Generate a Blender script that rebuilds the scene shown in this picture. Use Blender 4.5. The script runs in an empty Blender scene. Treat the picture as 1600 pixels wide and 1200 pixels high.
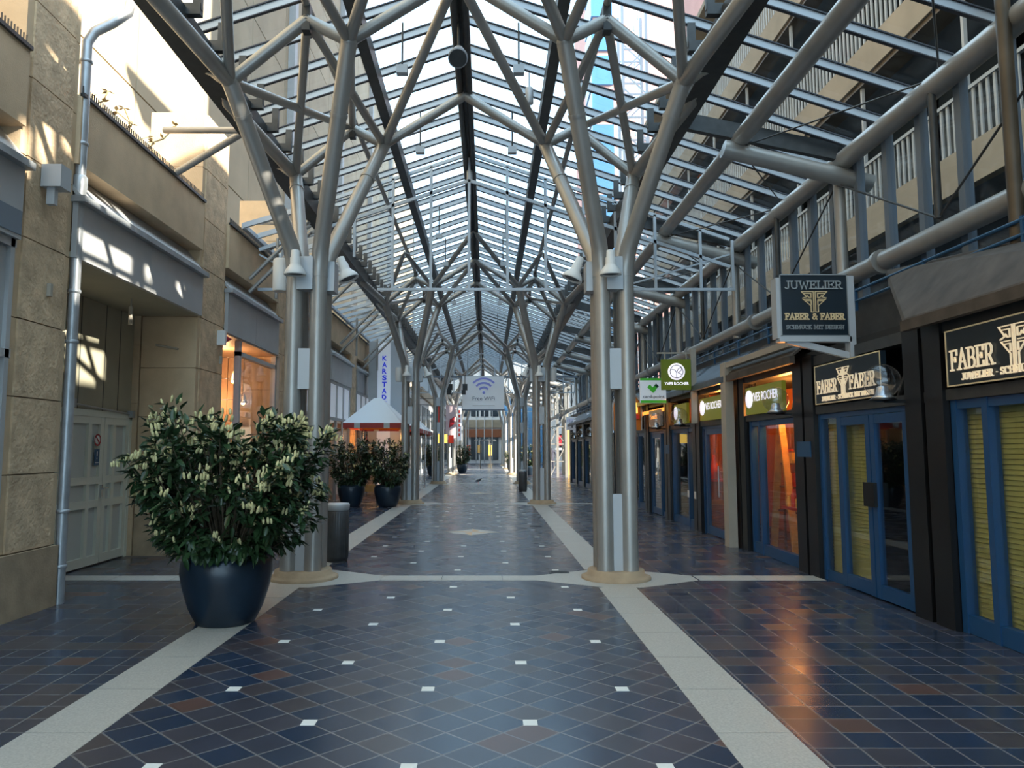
import bpy, math, random
from mathutils import Vector as V, Matrix
random.seed(7)
SC = bpy.context.scene; COL = SC.collection
PI = math.pi; AX = -0.35

# ------------------------------------------------------------------ helpers
class MB:
    def __init__(s): s.v=[]; s.f=[]; s.m=[]; s.sm=[]
    def add(s, vs, fs, mi=0, sm=False):
        b=len(s.v); s.v += [tuple(p) for p in vs]
        for f in fs: s.f.append([b+i for i in f]); s.m.append(mi); s.sm.append(sm)
    def box(s, x0,x1,y0,y1,z0,z1, mi=0):
        s.add([(x0,y0,z0),(x1,y0,z0),(x1,y1,z0),(x0,y1,z0),(x0,y0,z1),(x1,y0,z1),(x1,y1,z1),(x0,y1,z1)],
              [(0,3,2,1),(4,5,6,7),(0,1,5,4),(1,2,6,5),(2,3,7,6),(3,0,4,7)], mi)
        return s
    def bar(s, p0, p1, w, h, up=(0,0,1), mi=0):
        p0=V(p0); p1=V(p1); d=(p1-p0).normalized(); up=V(up)
        if abs(d.dot(up))>.98: up=V((0,1,0))
        a=d.cross(up).normalized(); b=a.cross(d)
        vs=[]
        for p in (p0,p1):
            for i,j in ((-1,-1),(1,-1),(1,1),(-1,1)): vs.append(p+a*(i*w/2)+b*(j*h/2))
        s.add(vs,[(3,2,1,0),(4,5,6,7),(0,1,5,4),(1,2,6,5),(2,3,7,6),(3,0,4,7)],mi); return s
    def tube(s, pts, r, n=12, mi=0, cap=True):
        pts=[V(p) for p in pts]; k=len(pts)
        rs = r if isinstance(r,(list,tuple)) else [r]*k
        rings=[]; a=None
        for i,p in enumerate(pts):
            if i==0: t=pts[1]-p
            elif i==k-1: t=p-pts[i-1]
            else: t=(p-pts[i-1]).normalized()+(pts[i+1]-p).normalized()
            t.normalize()
            if a is None: a = t.cross(V((0,0,1)) if abs(t.z)<.9 else V((0,1,0))).normalized()
            else: a=(a-t*a.dot(t)).normalized()
            b=t.cross(a)
            rings.append([p+(a*math.cos(2*PI*j/n)+b*math.sin(2*PI*j/n))*rs[i] for j in range(n)])
        vs=[q for rg in rings for q in rg]; fs=[]
        for i in range(k-1):
            for j in range(n):
                j2=(j+1)%n; fs.append((i*n+j,i*n+j2,(i+1)*n+j2,(i+1)*n+j))
        s.add(vs,fs,mi,True)
        if cap:
            s.add(rings[0],[tuple(range(n-1,-1,-1))],mi); s.add(rings[-1],[tuple(range(n))],mi)
        return s
    def lathe(s, prof, c=(0,0,0), n=24, mi=0, axis=None, cap=True):
        c=V(c); R=Matrix.Identity(3)
        if axis is not None: R=V((0,0,1)).rotation_difference(V(axis).normalized()).to_matrix()
        vs=[]; fs=[]
        for r,z in prof:
            for j in range(n): vs.append(c+R@V((r*math.cos(2*PI*j/n),r*math.sin(2*PI*j/n),z)))
        for i in range(len(prof)-1):
            for j in range(n):
                j2=(j+1)%n; fs.append((i*n+j,i*n+j2,(i+1)*n+j2,(i+1)*n+j))
        s.add(vs,fs,mi,True)
        for i,fl in ((0,True),(len(prof)-1,False)):
            if cap and prof[i][0]>2e-3:
                ring=[vs[i*n+j] for j in range(n)]; s.add(ring,[tuple(range(n-1,-1,-1)) if fl else tuple(range(n))],mi)
        return s
    def sphere(s, c, r, n=16, mi=0):
        m=n//2
        return s.lathe([(max(1e-5,r*math.sin(PI*i/m)),-r*math.cos(PI*i/m)) for i in range(m+1)],c,n,mi)
    def poly(s, pts, mi=0): s.add(pts,[tuple(range(len(pts)))],mi); return s
    def prism(s, pts, d, mi=0):
        d=V(d); a=[V(p) for p in pts]; n=len(a)
        s.add(a+[p+d for p in a],[tuple(range(n-1,-1,-1)),tuple(range(n,2*n))]+[(i,(i+1)%n,n+(i+1)%n,n+i) for i in range(n)],mi); return s
    def stroke(s, o, xd, yd, pts, w, dep=.006, mi=0):
        o=V(o); xd=V(xd); yd=V(yd); nd=xd.normalized().cross(yd.normalized())
        s.k=getattr(s,'k',0)+1; dep=dep+.0004*(s.k%9)
        P=[]
        for p in pts:
            q=o+xd*p[0]+yd*p[1]
            if not P or (q-P[-1]).length>1e-5: P.append(q)
        closed=len(P)>3 and (P[0]-P[-1]).length<1e-4
        if closed: P.pop()
        n=len(P)
        if n<2: return s
        D=[(P[(i+1)%n]-P[i]).normalized() for i in range(n if closed else n-1)]
        F=[];B=[]
        for i,p in enumerate(P):
            d0=D[i-1] if (closed or i>0) else D[0]; d1=D[i] if (closed or i<n-1) else D[-1]
            t=d0+d1
            if t.length<.3: t=d1.copy()
            t.normalize(); m=nd.cross(t); c=max(.45,m.dot(nd.cross(d1))); h=w*.5/c
            if not closed and i==0: p=p-d1*w*.5
            if not closed and i==n-1: p=p+d0*w*.5
            F+=[p+m*h+nd*dep*.5,p-m*h+nd*dep*.5]; B+=[p+m*h-nd*dep*.5,p-m*h-nd*dep*.5]
        vs=F+B; N=2*n; fs=[]
        for i in range(n if closed else n-1):
            j=(i+1)%n; a0,a1,b0,b1=2*i,2*i+1,2*j,2*j+1
            fs+=[(a0,a1,b1,b0),(N+a0,N+b0,N+b1,N+a1),(a0,b0,N+b0,N+a0),(a1,N+a1,N+b1,b1)]
        if not closed: fs+=[(0,N,N+1,1),(N-2,N-1,2*N-1,2*N-2)]
        s.add(vs,fs,mi); return s
    def build(s, name, mats, parent=None, world=True):
        me=bpy.data.meshes.new(name)
        off=V((0,0,0))
        if parent is not None and world:
            p=parent
            while p is not None: off+=V(p.location); p=p.parent
        me.from_pydata([V(q)-off for q in s.v],[],s.f)
        if not isinstance(mats,(list,tuple)): mats=[mats]
        for m in mats: me.materials.append(m)
        me.polygons.foreach_set('material_index',s.m); me.polygons.foreach_set('use_smooth',s.sm)
        me.update()
        o=bpy.data.objects.new(name,me); COL.objects.link(o)
        if parent is not None: o.parent=parent
        return o

def tag(o,label=None,cat=None,group=None,kind=None):
    if label: o['label']=label
    if cat: o['category']=cat
    if group: o['group']=group
    if kind: o['kind']=kind
    return o
def thing(name,label,cat,loc=(0,0,0),group=None,kind=None):
    o=bpy.data.objects.new(name,None); COL.objects.link(o); o.location=loc; o.empty_display_size=.1
    return tag(o,label,cat,group,kind)
def copy_tree(o,parent=None):
    c=o.copy(); COL.objects.link(c); c.parent=parent
    for ch in list(o.children): copy_tree(ch,c)
    return c
def text(body,o,xd,yd,h,mat,parent,w=None,dep=.008,name='lettering',align='C',bold=0.0):
    """lettering: o = centre (or left) of the baseline, cap height h, optional total width w"""
    cu=bpy.data.curves.new(name,'FONT'); cu.body=body; cu.extrude=dep/2; cu.align_x='LEFT'; cu.offset=bold
    cu.resolution_u=3
    t=bpy.data.objects.new(name,cu); COL.objects.link(t)
    bpy.context.view_layer.update()
    me=bpy.data.meshes.new_from_object(t.evaluated_get(bpy.context.evaluated_depsgraph_get()))
    bpy.data.objects.remove(t)
    xs=[q.co.x for q in me.vertices]; ys=[q.co.y for q in me.vertices]
    x0,x1=min(xs),max(xs); cap=.69
    sy=h/cap; sx=sy if w is None else w/(x1-x0)
    xd=V(xd).normalized(); yd=V(yd).normalized(); nd=xd.cross(yd); o=V(o)
    sh=(x0+x1)/2 if align=='C' else x0
    off=V((0,0,0)); p=parent
    while p is not None: off+=V(p.location); p=p.parent
    for q in me.vertices: q.co=o+xd*((q.co.x-sh)*sx)+yd*(q.co.y*sy)+nd*q.co.z-off
    me.materials.clear(); me.materials.append(mat)
    ob=bpy.data.objects.new(name,me); COL.objects.link(ob); ob.parent=parent
    return ob

# slab-serif stroke alphabet for the jeweller's signs
def arc(cx,cy,rx,ry,a0,a1,n=8): return [(cx+rx*math.cos(math.radians(a0+(a1-a0)*i/n)),cy+ry*math.sin(math.radians(a0+(a1-a0)*i/n))) for i in range(n+1)]
def sf(x,y,l=.13): return [(x-l,y),(x+l,y)]
GL={
'A':(.8,[[(.08,0),(.4,1),(.72,0)],[(.2,.36),(.6,.36)],sf(.08,0),sf(.72,0)]),
'B':(.74,[[(.14,0),(.14,1)],[(0,1)]+[(.14,1)]+arc(.4,.75,.2,.25,90,-90)+[(.14,.5)],[(0,0),(.14,0)]+arc(.42,.25,.24,.25,-90,90)+[(.14,.5)]]),
'C':(.74,[arc(.4,.5,.36,.5,50,310,14),[(.66,.98),(.66,.7)]]),
'D':(.78,[[(.14,0),(.14,1)],[(0,1),(.14,1)]+arc(.34,.5,.36,.5,90,-90,12)+[(0,0)]]),
'E':(.7,[[(.14,0),(.14,1)],[(0,1),(.62,1),(.62,.78)],[(.14,.52),(.46,.52)],[(0,0),(.64,0),(.64,.22)],[(.46,.62),(.46,.42)]]),
'F':(.68,[[(.14,0),(.14,1)],[(0,1),(.62,1),(.62,.76)],[(.14,.52),(.46,.52)],sf(.14,0),[(.46,.62),(.46,.42)]]),
'G':(.8,[arc(.4,.5,.36,.5,50,330,14)+[(.72,.42)],[(.5,.42),(.8,.42)],[(.66,.98),(.66,.7)]]),
'H':(.84,[[(.14,0),(.14,1)],[(.7,0),(.7,1)],[(.14,.5),(.7,.5)],sf(.14,0),sf(.14,1),sf(.7,0),sf(.7,1)]),
'I':(.36,[[(.18,0),(.18,1)],sf(.18,0),sf(.18,1)]),
'J':(.5,[[(.34,1)]+[(.34,.25)]+arc(.18,.2,.16,.2,0,-160,6),sf(.34,1)]),
'K':(.8,[[(.14,0),(.14,1)],[(.66,1),(.14,.45)],[(.3,.6),(.7,0)],sf(.14,0),sf(.14,1),sf(.68,0,.1),sf(.66,1,.1)]),
'L':(.66,[[(.14,0),(.14,1)],[(0,0),(.6,0),(.6,.26)],sf(.14,1)]),
'M':(.98,[[(.14,0),(.14,1),(.48,.25),(.82,1),(.82,0)],sf(.14,0),sf(.82,0),[(0,1),(.14,1)],[(.82,1),(.96,1)]]),
'N':(.86,[[(.14,0),(.14,1),(.7,0),(.7,1)],sf(.14,0),sf(.7,1),[(0,1),(.14,1)]]),
'R':(.78,[[(.14,0),(.14,1)],[(0,1),(.14,1)]+arc(.4,.74,.2,.26,90,-90)+[(.14,.48)],[(.36,.48),(.64,0)],sf(.14,0),sf(.68,0,.1)]),
'S':(.66,[arc(.32,.75,.24,.25,30,270,9)+arc(.32,.25,.26,.25,90,-150,9),[(.54,.98),(.54,.76)],[(.06,.02),(.06,.26)]]),
'T':(.7,[[(.35,0),(.35,1)],[(.02,.78),(.02,1),(.68,1),(.68,.78)],sf(.35,0)]),
'U':(.84,[[(.14,1),(.14,.3)]+arc(.42,.28,.28,.28,180,360,8)+[(.7,1)],sf(.14,1),sf(.7,1)]),
'W':(1.05,[[(.08,1),(.3,0),(.52,.8),(.74,0),(.96,1)],sf(.08,1),sf(.96,1)]),
'&':(.8,[[(.72,.0),(.2,.72)]+arc(.36,.8,.17,.18,210,-60,8)+[(.2,.42)]+arc(.3,.24,.24,.24,120,330,8)+[(.7,.5)]]),
'.':(.3,[[(.12,.45),(.18,.45)]]),' ':(.45,[])}
def slab(body,o,xd,yd,h,w,sw,mat,parent,name='lettering',dep=.012):
    adv=[GL[c][0] for c in body]; tot=sum(adv)
    xd=V(xd).normalized()*(w/tot); yd=V(yd).normalized()*h; mb=MB(); x=0
    for c,a in zip(body,adv):
        for st in GL[c][1]: mb.stroke(V(o)+xd*(x-tot/2),xd*.92,yd,st,sw,dep)
        x+=a
    return mb.build(name,mat,parent)
FFL=[[(-.50,1.0),(-.035,1.0),(-.035,0),(-.14,0),(-.14,.30),(-.44,.62),(-.14,.62)],[(-.50,1.0),(-.30,.74),(-.46,.68)],
     [(-.38,.91),(-.13,.91),(-.13,.71),(-.21,.71),(-.28,.80)],[(-.33,.55),(-.13,.55),(-.13,.36)]]
def fflogo(o,xd,yd,h,w,sw,mat,parent):
    mb=MB()
    for st in FFL:
        for sg in (1,-1): mb.stroke(o,V(xd)*w,V(yd)*h,[(sg*x,y) for x,y in st],sw,.012)
    return mb.build('emblem',mat,parent)

# ------------------------------------------------------------------ materials
def mat(name,col,rough=.5,metal=0.,noise=0.,nscale=8.,bump=0.,bscale=40.,emit=None,es=0.,spec=.5):
    m=bpy.data.materials.new(name); m.use_nodes=True; nt=m.node_tree; b=nt.nodes['Principled BSDF']
    b.inputs['Base Color'].default_value=(*col,1); b.inputs['Roughness'].default_value=rough; b.inputs['Metallic'].default_value=metal
    b.inputs['Specular IOR Level'].default_value=spec
    if noise or bump:
        tc=nt.nodes.new('ShaderNodeTexCoord'); 
    if noise:
        n=nt.nodes.new('ShaderNodeTexNoise'); n.inputs['Scale'].default_value=nscale; n.inputs['Detail'].default_value=5
        nt.links.new(tc.outputs['Object'],n.inputs['Vector'])
        r=nt.nodes.new('ShaderNodeValToRGB'); nt.links.new(n.outputs['Fac'],r.inputs['Fac'])
        r.color_ramp.elements[0].position=.3; r.color_ramp.elements[1].position=.7
        r.color_ramp.elements[0].color=(*[c*(1-noise) for c in col],1); r.color_ramp.elements[1].color=(*[min(1,c*(1+noise)) for c in col],1)
        nt.links.new(r.outputs['Color'],b.inputs['Base Color'])
    if bump:
        n2=nt.nodes.new('ShaderNodeTexNoise'); n2.inputs['Scale'].default_value=bscale; n2.inputs['Detail'].default_value=6
        nt.links.new(tc.outputs['Object'],n2.inputs['Vector'])
        bm=nt.nodes.new('ShaderNodeBump'); bm.inputs['Strength'].default_value=bump; bm.inputs['Distance'].default_value=.02
        nt.links.new(n2.outputs['Fac'],bm.inputs['Height']); nt.links.new(bm.outputs['Normal'],b.inputs['Normal'])
    if emit:
        b.inputs['Emission Color'].default_value=(*emit,1); b.inputs['Emission Strength'].default_value=es
    return m
def glass(name,tint,refl_rough=.02,f0=.04):
    m=bpy.data.materials.new(name); m.use_nodes=True; nt=m.node_tree; nt.nodes.clear()
    o=nt.nodes.new('ShaderNodeOutputMaterial'); mx=nt.nodes.new('ShaderNodeMixShader'); f=nt.nodes.new('ShaderNodeLayerWeight')
    t=nt.nodes.new('ShaderNodeBsdfTransparent'); g=nt.nodes.new('ShaderNodeBsdfGlossy')
    f.inputs['Blend'].default_value=.5; p=nt.nodes.new('ShaderNodeMath'); p.operation='POWER'; p.inputs[1].default_value=5
    q=nt.nodes.new('ShaderNodeMath'); q.operation='MULTIPLY_ADD'; q.inputs[1].default_value=.85-f0; q.inputs[2].default_value=f0
    t.inputs['Color'].default_value=(*tint,1); g.inputs['Roughness'].default_value=refl_rough
    nt.links.new(f.outputs['Facing'],p.inputs[0]); nt.links.new(p.outputs[0],q.inputs[0]); nt.links.new(q.outputs[0],mx.inputs[0])
    nt.links.new(t.outputs[0],mx.inputs[1]); nt.links.new(g.outputs[0],mx.inputs[2]); nt.links.new(mx.outputs[0],o.inputs[0])
    return m
M={}
M['steel']=mat('satin_grey_steel',(.38,.365,.34),.36,.45,noise=.08,nscale=3)
M['dsteel']=mat('dark_steel',(.055,.058,.06),.45,.3,noise=.2)
M['brown']=mat('dark_brown_steel',(.10,.075,.05),.45,.3,noise=.3,nscale=2)
M['bar']=mat('blue_grey_paint',(.46,.52,.58),.4,.1)
M['cap']=mat('dark_seal_strip',(.05,.055,.07),.6)
M['mull']=mat('grey_mullion_paint',(.17,.205,.25),.45,.2)
M['rglass']=glass('roof_glass',(.90,.94,.97),.02,.02)
M['sglass']=glass('shop_glass',(.92,.94,.95),.01,.06)
M['conc']=mat('tan_split_stone',(.60,.44,.28),.9,0,noise=.22,nscale=5,bump=.75,bscale=22)
M['concs']=mat('tan_smooth_concrete',(.58,.43,.275),.85,0,noise=.12,nscale=2.5,bump=.2,bscale=60)
M['concd']=mat('brown_plinth_stone',(.38,.28,.18),.85,0,noise=.2,nscale=4,bump=.2)
M['facade']=mat('pale_concrete_facade',(.46,.385,.27),.9,0,noise=.12,nscale=.6)
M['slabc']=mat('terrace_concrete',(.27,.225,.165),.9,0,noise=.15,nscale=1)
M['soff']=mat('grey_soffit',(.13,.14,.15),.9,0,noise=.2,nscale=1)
M['rail']=mat('pale_railing',(.33,.33,.32),.5)
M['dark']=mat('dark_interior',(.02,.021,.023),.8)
M['fas']=mat('grey_panel',(.42,.42,.42),.5,.1,noise=.06,nscale=2)
M['olive']=mat('olive_panel',(.36,.335,.25),.6,0,noise=.06,nscale=3)
M['doorp']=mat('grey_green_door_paint',(.66,.66,.56),.5)
M['doori']=mat('door_infill',(.52,.54,.50),.55)
M['zinc']=mat('zinc_pipe',(.40,.42,.44),.38,.5,noise=.15,nscale=6)
M['blue']=mat('blue_frame_paint',(.010,.060,.165),.35)
M['bluep']=mat('blue_plate',(.015,.075,.17),.4)
M['black']=mat('black_post_paint',(.006,.006,.007),.35)
M['beige']=mat('beige_post_paint',(.40,.355,.29),.5,noise=.06,nscale=3)
M['blind']=mat('olive_blind',(.44,.40,.12),.6)
M['canopy']=mat('weathered_metal_canopy',(.07,.056,.045),.75,.0,noise=.35,nscale=4)
M['canopyb']=mat('blue_grey_canopy',(.07,.095,.13),.45,.3,noise=.2,nscale=4)
M['white']=mat('white_enamel',(.72,.72,.70),.4)
M['greyb']=mat('pale_grey_box',(.47,.49,.51),.45,.2)
M['pot']=mat('dark_blue_glaze',(.012,.024,.040),.28,noise=.3,nscale=3,bump=.05,bscale=30)
M['soil']=mat('soil',(.03,.02,.012),.95)
M['leaf']=mat('laurel_leaf',(.028,.062,.024),.30,noise=.45,nscale=9)
M['bloom']=mat('cream_blossom',(.62,.56,.28),.7,noise=.25,nscale=30)
M['twig']=mat('twig',(.07,.05,.03),.8)
M['bin']=mat('dark_bin',(.06,.062,.066),.5,.2,noise=.2)
M['granite']=mat('pale_granite',(.42,.40,.36),.42,0,noise=.16,nscale=70)
M['inlay']=mat('white_inlay',(.72,.72,.68),.4)
M['tent']=mat('white_canvas',(.86,.88,.90),.8)
M['valr']=mat('red_valance',(.42,.06,.05),.8)
M['valw']=mat('pale_patch',(.55,.53,.50),.8)
M['orange']=mat('orange_canvas',(.62,.22,.03),.8)
M['signw']=mat('white_sign',(.80,.84,.90),.4,emit=(.8,.88,1),es=.12)
M['cloth']=mat('white_banner_cloth',(.93,.94,.95),.7)
_n=M['cloth'].node_tree; _t=_n.nodes.new('ShaderNodeBsdfTranslucent'); _t.inputs[0].default_value=(.93,.95,.97,1); _m=_n.nodes.new('ShaderNodeMixShader'); _m.inputs[0].default_value=.45
_n.links.new(_n.nodes['Principled BSDF'].outputs[0],_m.inputs[1]); _n.links.new(_t.outputs[0],_m.inputs[2]); _n.links.new(_m.outputs[0],_n.nodes['Material Output'].inputs[0])
M['kblue']=mat('royal_blue_letters',(.01,.03,.55),.4,emit=(.01,.03,.6),es=.3)
M['signd']=mat('navy_sign',(.012,.022,.032),.3)
M['gold']=mat('gold_lettering',(.55,.45,.26),.35,.5,emit=(.9,.75,.45),es=.12)
M['silver']=mat('silver_lettering',(.42,.45,.46),.35,.5)
M['litcream']=mat('lit_cream_lettering',(.8,.7,.5),.4,emit=(1,.80,.55),es=.3)
M['litwhite']=mat('lit_white_lettering',(.9,.9,.95),.4,emit=(.93,.88,1),es=.7)
M['ygreen']=mat('olive_green_sign',(.22,.23,.02),.4,emit=(.3,.32,.03),es=.12)
M['ygreend']=mat('deep_green_sign',(.085,.115,.004),.45,emit=(.10,.14,.0),es=.25)
M['cgreen']=mat('bright_green',(.05,.36,.03),.4,emit=(.06,.4,.03),es=.2)
M['cdark']=mat('dark_green',(.005,.05,.02),.4)
M['dtext']=mat('charcoal_lettering',(.05,.06,.08),.5)
M['wtext']=mat('violet_blue_print',(.38,.40,.92),.6)
M['wgrey']=mat('slate_print',(.15,.17,.22),.6)
M['red']=mat('red_panel',(.80,.05,.03),.45)
M['dred']=mat('dark_red_panel',(.35,.01,.02),.45)
M['pink']=mat('pink_banner',(.66,.50,.52),.6)
M['wood']=mat('orange_wood',(.88,.46,.14),.45,noise=.2,nscale=8)
M['rwood']=mat('brown_shelf',(.20,.06,.02),.5)
M['prodr']=mat('red_package',(.65,.05,.01),.4)
M['prody']=mat('yellow_package',(.80,.50,.10),.4)
M['warmw']=mat('warm_wall',(.40,.12,.04),.8)
M['tilew']=mat('warm_tile',(.58,.42,.30),.5,noise=.08)
M['lampw']=mat('warm_lamp',(1,.8,.5),.4,emit=(1,.62,.25),es=14)
M['lampo']=mat('orange_lit_sign',(1,.5,.1),.4,emit=(1,.33,.05),es=1.1)
M['lampy']=mat('yellow_lit_sign',(1,.8,.2),.4,emit=(1,.62,.12),es=1.2)
M['amber']=mat('amber_wall',(.85,.50,.14),.7)
M['clearg']=glass('clear_globe_glass',(.90,.91,.93),.01,.10)
M['alum']=mat('bright_aluminium',(.62,.63,.65),.25,.8)
M['pinkb']=mat('pink_brick',(.55,.27,.22),.9,noise=.1,nscale=.5)
M['bglass']=mat('blue_tower_glazing',(.10,.24,.42),.12,.3)
M['wbuild']=mat('white_render',(.66,.67,.68),.8)
M['win']=mat('dark_window',(.03,.04,.05),.1)
M['latt']=mat('pale_lattice_steel',(.55,.60,.64),.45,.3)
M['vine']=mat('dry_vine',(.30,.24,.13),.8)
M['bird']=mat('pigeon_grey',(.06,.06,.07),.7)
M['skinc']=mat('dark_clothes',(.03,.03,.05),.8)
M['iron']=mat('iron_grate',(.05,.05,.055),.5,.5)
def floor_mat():
    m=bpy.data.materials.new('slate_paving'); m.use_nodes=True; nt=m.node_tree; N=nt.nodes.new; L=nt.links.new
    b=nt.nodes['Principled BSDF']
    def math_(op,a,bv=None,c=None):
        n=N('ShaderNodeMath'); n.operation=op
        for i,x in enumerate((a,bv,c)):
            if x is None: continue
            if isinstance(x,(int,float)): n.inputs[i].default_value=x
            else: L(x,n.inputs[i])
        return n.outputs[0]
    g=N('ShaderNodeNewGeometry'); sp=N('ShaderNodeSeparateXYZ'); L(g.outputs['Position'],sp.inputs[0])
    x,y=sp.outputs[0],sp.outputs[1]
    xs=math_('ADD',x,.4); ys=math_('ADD',y,-5.01)
    a=math_('MULTIPLY',xs,2/.65); c=math_('MULTIPLY',ys,2/.6)
    u1=math_('ADD',a,c); v1=math_('SUBTRACT',a,c)
    u2=math_('DIVIDE',x,.25); v2=math_('DIVIDE',y,.213)
    mid=math_('LESS_THAN',math_('ABSOLUTE',math_('ADD',x,.40)),1.9)
    def mixf(p,q):
        n=N('ShaderNodeMix'); n.data_type='FLOAT'; L(mid,n.inputs[0]); L(p,n.inputs[2]); L(q,n.inputs[3]); return n.outputs[0]
    u=mixf(u2,u1); v=mixf(v2,v1)
    fu=math_('FRACT',u); fv=math_('FRACT',v)
    du=math_('MINIMUM',fu,math_('SUBTRACT',1,fu)); dv=math_('MINIMUM',fv,math_('SUBTRACT',1,fv))
    gr=math_('LESS_THAN',math_('MINIMUM',du,dv),.026)
    cb=N('ShaderNodeCombineXYZ'); L(math_('FLOOR',u),cb.inputs[0]); L(math_('FLOOR',v),cb.inputs[1]); L(mid,cb.inputs[2])
    wn=N('ShaderNodeTexWhiteNoise'); wn.noise_dimensions='3D'; L(cb.outputs[0],wn.inputs['Vector'])
    cr=N('ShaderNodeValToRGB'); cr.color_ramp.interpolation='CONSTANT'; L(wn.outputs['Value'],cr.inputs[0])
    els=[(0,(.026,.045,.088)),(.3,(.034,.050,.088)),(.5,(.043,.051,.082)),(.68,(.052,.052,.074)),(.84,(.064,.054,.064)),(.965,(.115,.062,.054))]
    cr.color_ramp.elements[0].color=(*els[0][1],1)
    cr.color_ramp.elements[1].position=els[1][0]; cr.color_ramp.elements[1].color=(*els[1][1],1)
    for p,cc in els[2:]:
        e=cr.color_ramp.elements.new(p); e.color=(*cc,1)
    no=N('ShaderNodeTexNoise'); no.inputs['Scale'].default_value=3; no.inputs['Detail'].default_value=6; L(g.outputs['Position'],no.inputs['Vector'])
    mm=N('ShaderNodeMix'); mm.data_type='RGBA'; mm.blend_type='MULTIPLY'; mm.inputs[0].default_value=.5; L(cr.outputs[0],mm.inputs[6]); L(no.outputs['Fac'],mm.inputs[7])
    m2=N('ShaderNodeMix'); m2.data_type='RGBA'; L(gr,m2.inputs[0]); L(mm.outputs[2],m2.inputs[6]); m2.inputs[7].default_value=(.15,.145,.15,1)
    L(m2.outputs[2],b.inputs['Base Color'])
    mr=N('ShaderNodeMapRange'); L(wn.outputs['Value'],mr.inputs[0]); mr.inputs[3].default_value=.20; mr.inputs[4].default_value=.32
    L(mr.outputs[0],b.inputs['Roughness']); b.inputs['Specular IOR Level'].default_value=1.0
    bp=N('ShaderNodeBump'); bp.inputs['Strength'].default_value=.25; bp.inputs['Distance'].default_value=.004
    L(math_('SUBTRACT',math_('MULTIPLY',no.outputs['Fac'],.6),gr),bp.inputs['Height']); L(bp.outputs[0],b.inputs['Normal'])
    return m
M['floor']=floor_mat()

# ------------------------------------------------------------------ floor
fl=MB().box(-14,16,-12,110,-.2,0).build('floor',M['floor']); tag(fl,'dark slate tile paving with pale granite bands','floor',kind='structure')
def band(x0,x1,y0,y1,axis):
    mb=MB(); g=.004
    if axis=='y':
        y=y0
        while y<y1-.01: mb.box(x0,x1,y+g,min(y+.75,y1)-g,-.01,.003); y+=.75
    else:
        x=x0
        while x<x1-.01: mb.box(x+g,min(x+.75,x1)-g,y0,y1,-.01,.003); x+=.75
    return mb
BL,BR=(-2.62,-2.19),(1.29,1.72)
COLY=[9.2+12.4*k for k in range(6)]
ys=[-4]+COLY
for i in range(len(ys)):
    y0=ys[i]+(.62 if i else 0); y1=(ys[i+1]-.62) if i+1<len(ys) else 76
    for b in (BL,BR): band(b[0],b[1],y0,y1,'y').build('granite_band',M['granite'],fl)
for cy in COLY:
    for x0,x1 in ((-5.4,-3.3),(-1.32,.62),(2.6,4.15)): band(x0,x1,cy-.16,cy+.16,'x').build('granite_band',M['granite'],fl)
    for cx in (-2.3,1.6):
        MB().prism([(cx-1.0,cy-.16,-.01),(cx-.24,cy-.62,-.01),(cx+.22,cy-.62,-.01),(cx+.98,cy-.16,-.01),(cx+.98,cy+.16,-.01),(cx+.22,cy+.62,-.01),(cx-.24,cy+.62,-.01),(cx-1.0,cy+.16,-.01)],(0,0,.0125)).build('granite_rosette',M['granite'],fl)
mb=MB(); ni=0
for i in range(-14,30):
    for j in range(-8,40):
        x=-.4+.65*i+.65*j; y=5.01-.6*i+.6*j
        if -2.1<x<1.25 and 2.5<y<34 and all(abs(y-c)>.35 and (abs(x+2.3)+abs(y-c)>1.25) and (abs(x-1.6)+abs(y-c)>1.25) for c in COLY) and all(abs(y-c)>.8 or abs(x+.3)>.8 for c in (14.2,26.6)):
            mb.box(x-.042,x+.042,y-.042,y+.042,-.01,.0025)
mb.build('inlay_tiles',M['inlay'],fl)
for cy in (14.23,26.6,39.):
    mb=MB(); cx=-.30
    for k in range(4):
        a=k*PI/2; a2=a+PI/4
        for s in (1,-1):
            mb.prism([(cx,cy,-.01),(cx+.55*math.cos(a),cy+.55*math.sin(a),-.01),(cx+.2*math.cos(a+s*PI/4),cy+.2*math.sin(a+s*PI/4),-.01)][::s],(0,0,.013),0 if s>0 else 1)
        mb.prism([(cx+.2*math.cos(a2),cy+.2*math.sin(a2),-.01),(cx+.52*math.cos(a),cy+.52*math.sin(a),-.01),(cx+.52*math.cos(a+PI/2),cy+.52*math.sin(a+PI/2),-.01)],(0,0,.012),0)
    mb.build('star_medallion',[M['granite'],M['concs']],fl)
for (x,y) in ((.93,9.62),(1.0,15.3)):
    g=MB().box(x-.13,x+.13,y-.09,y+.09,0,.006,0)
    for k in range(6): g.box(x-.11,x+.11,y-.075+k*.026,y-.062+k*.026,.006,.01,1)
    tag(g.build('drain_grate',[M['iron'],M['dsteel']]),'iron drain grate in the paving '+('beside the near right column' if y<12 else 'farther up the mall by the right band'),'grate')

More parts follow.
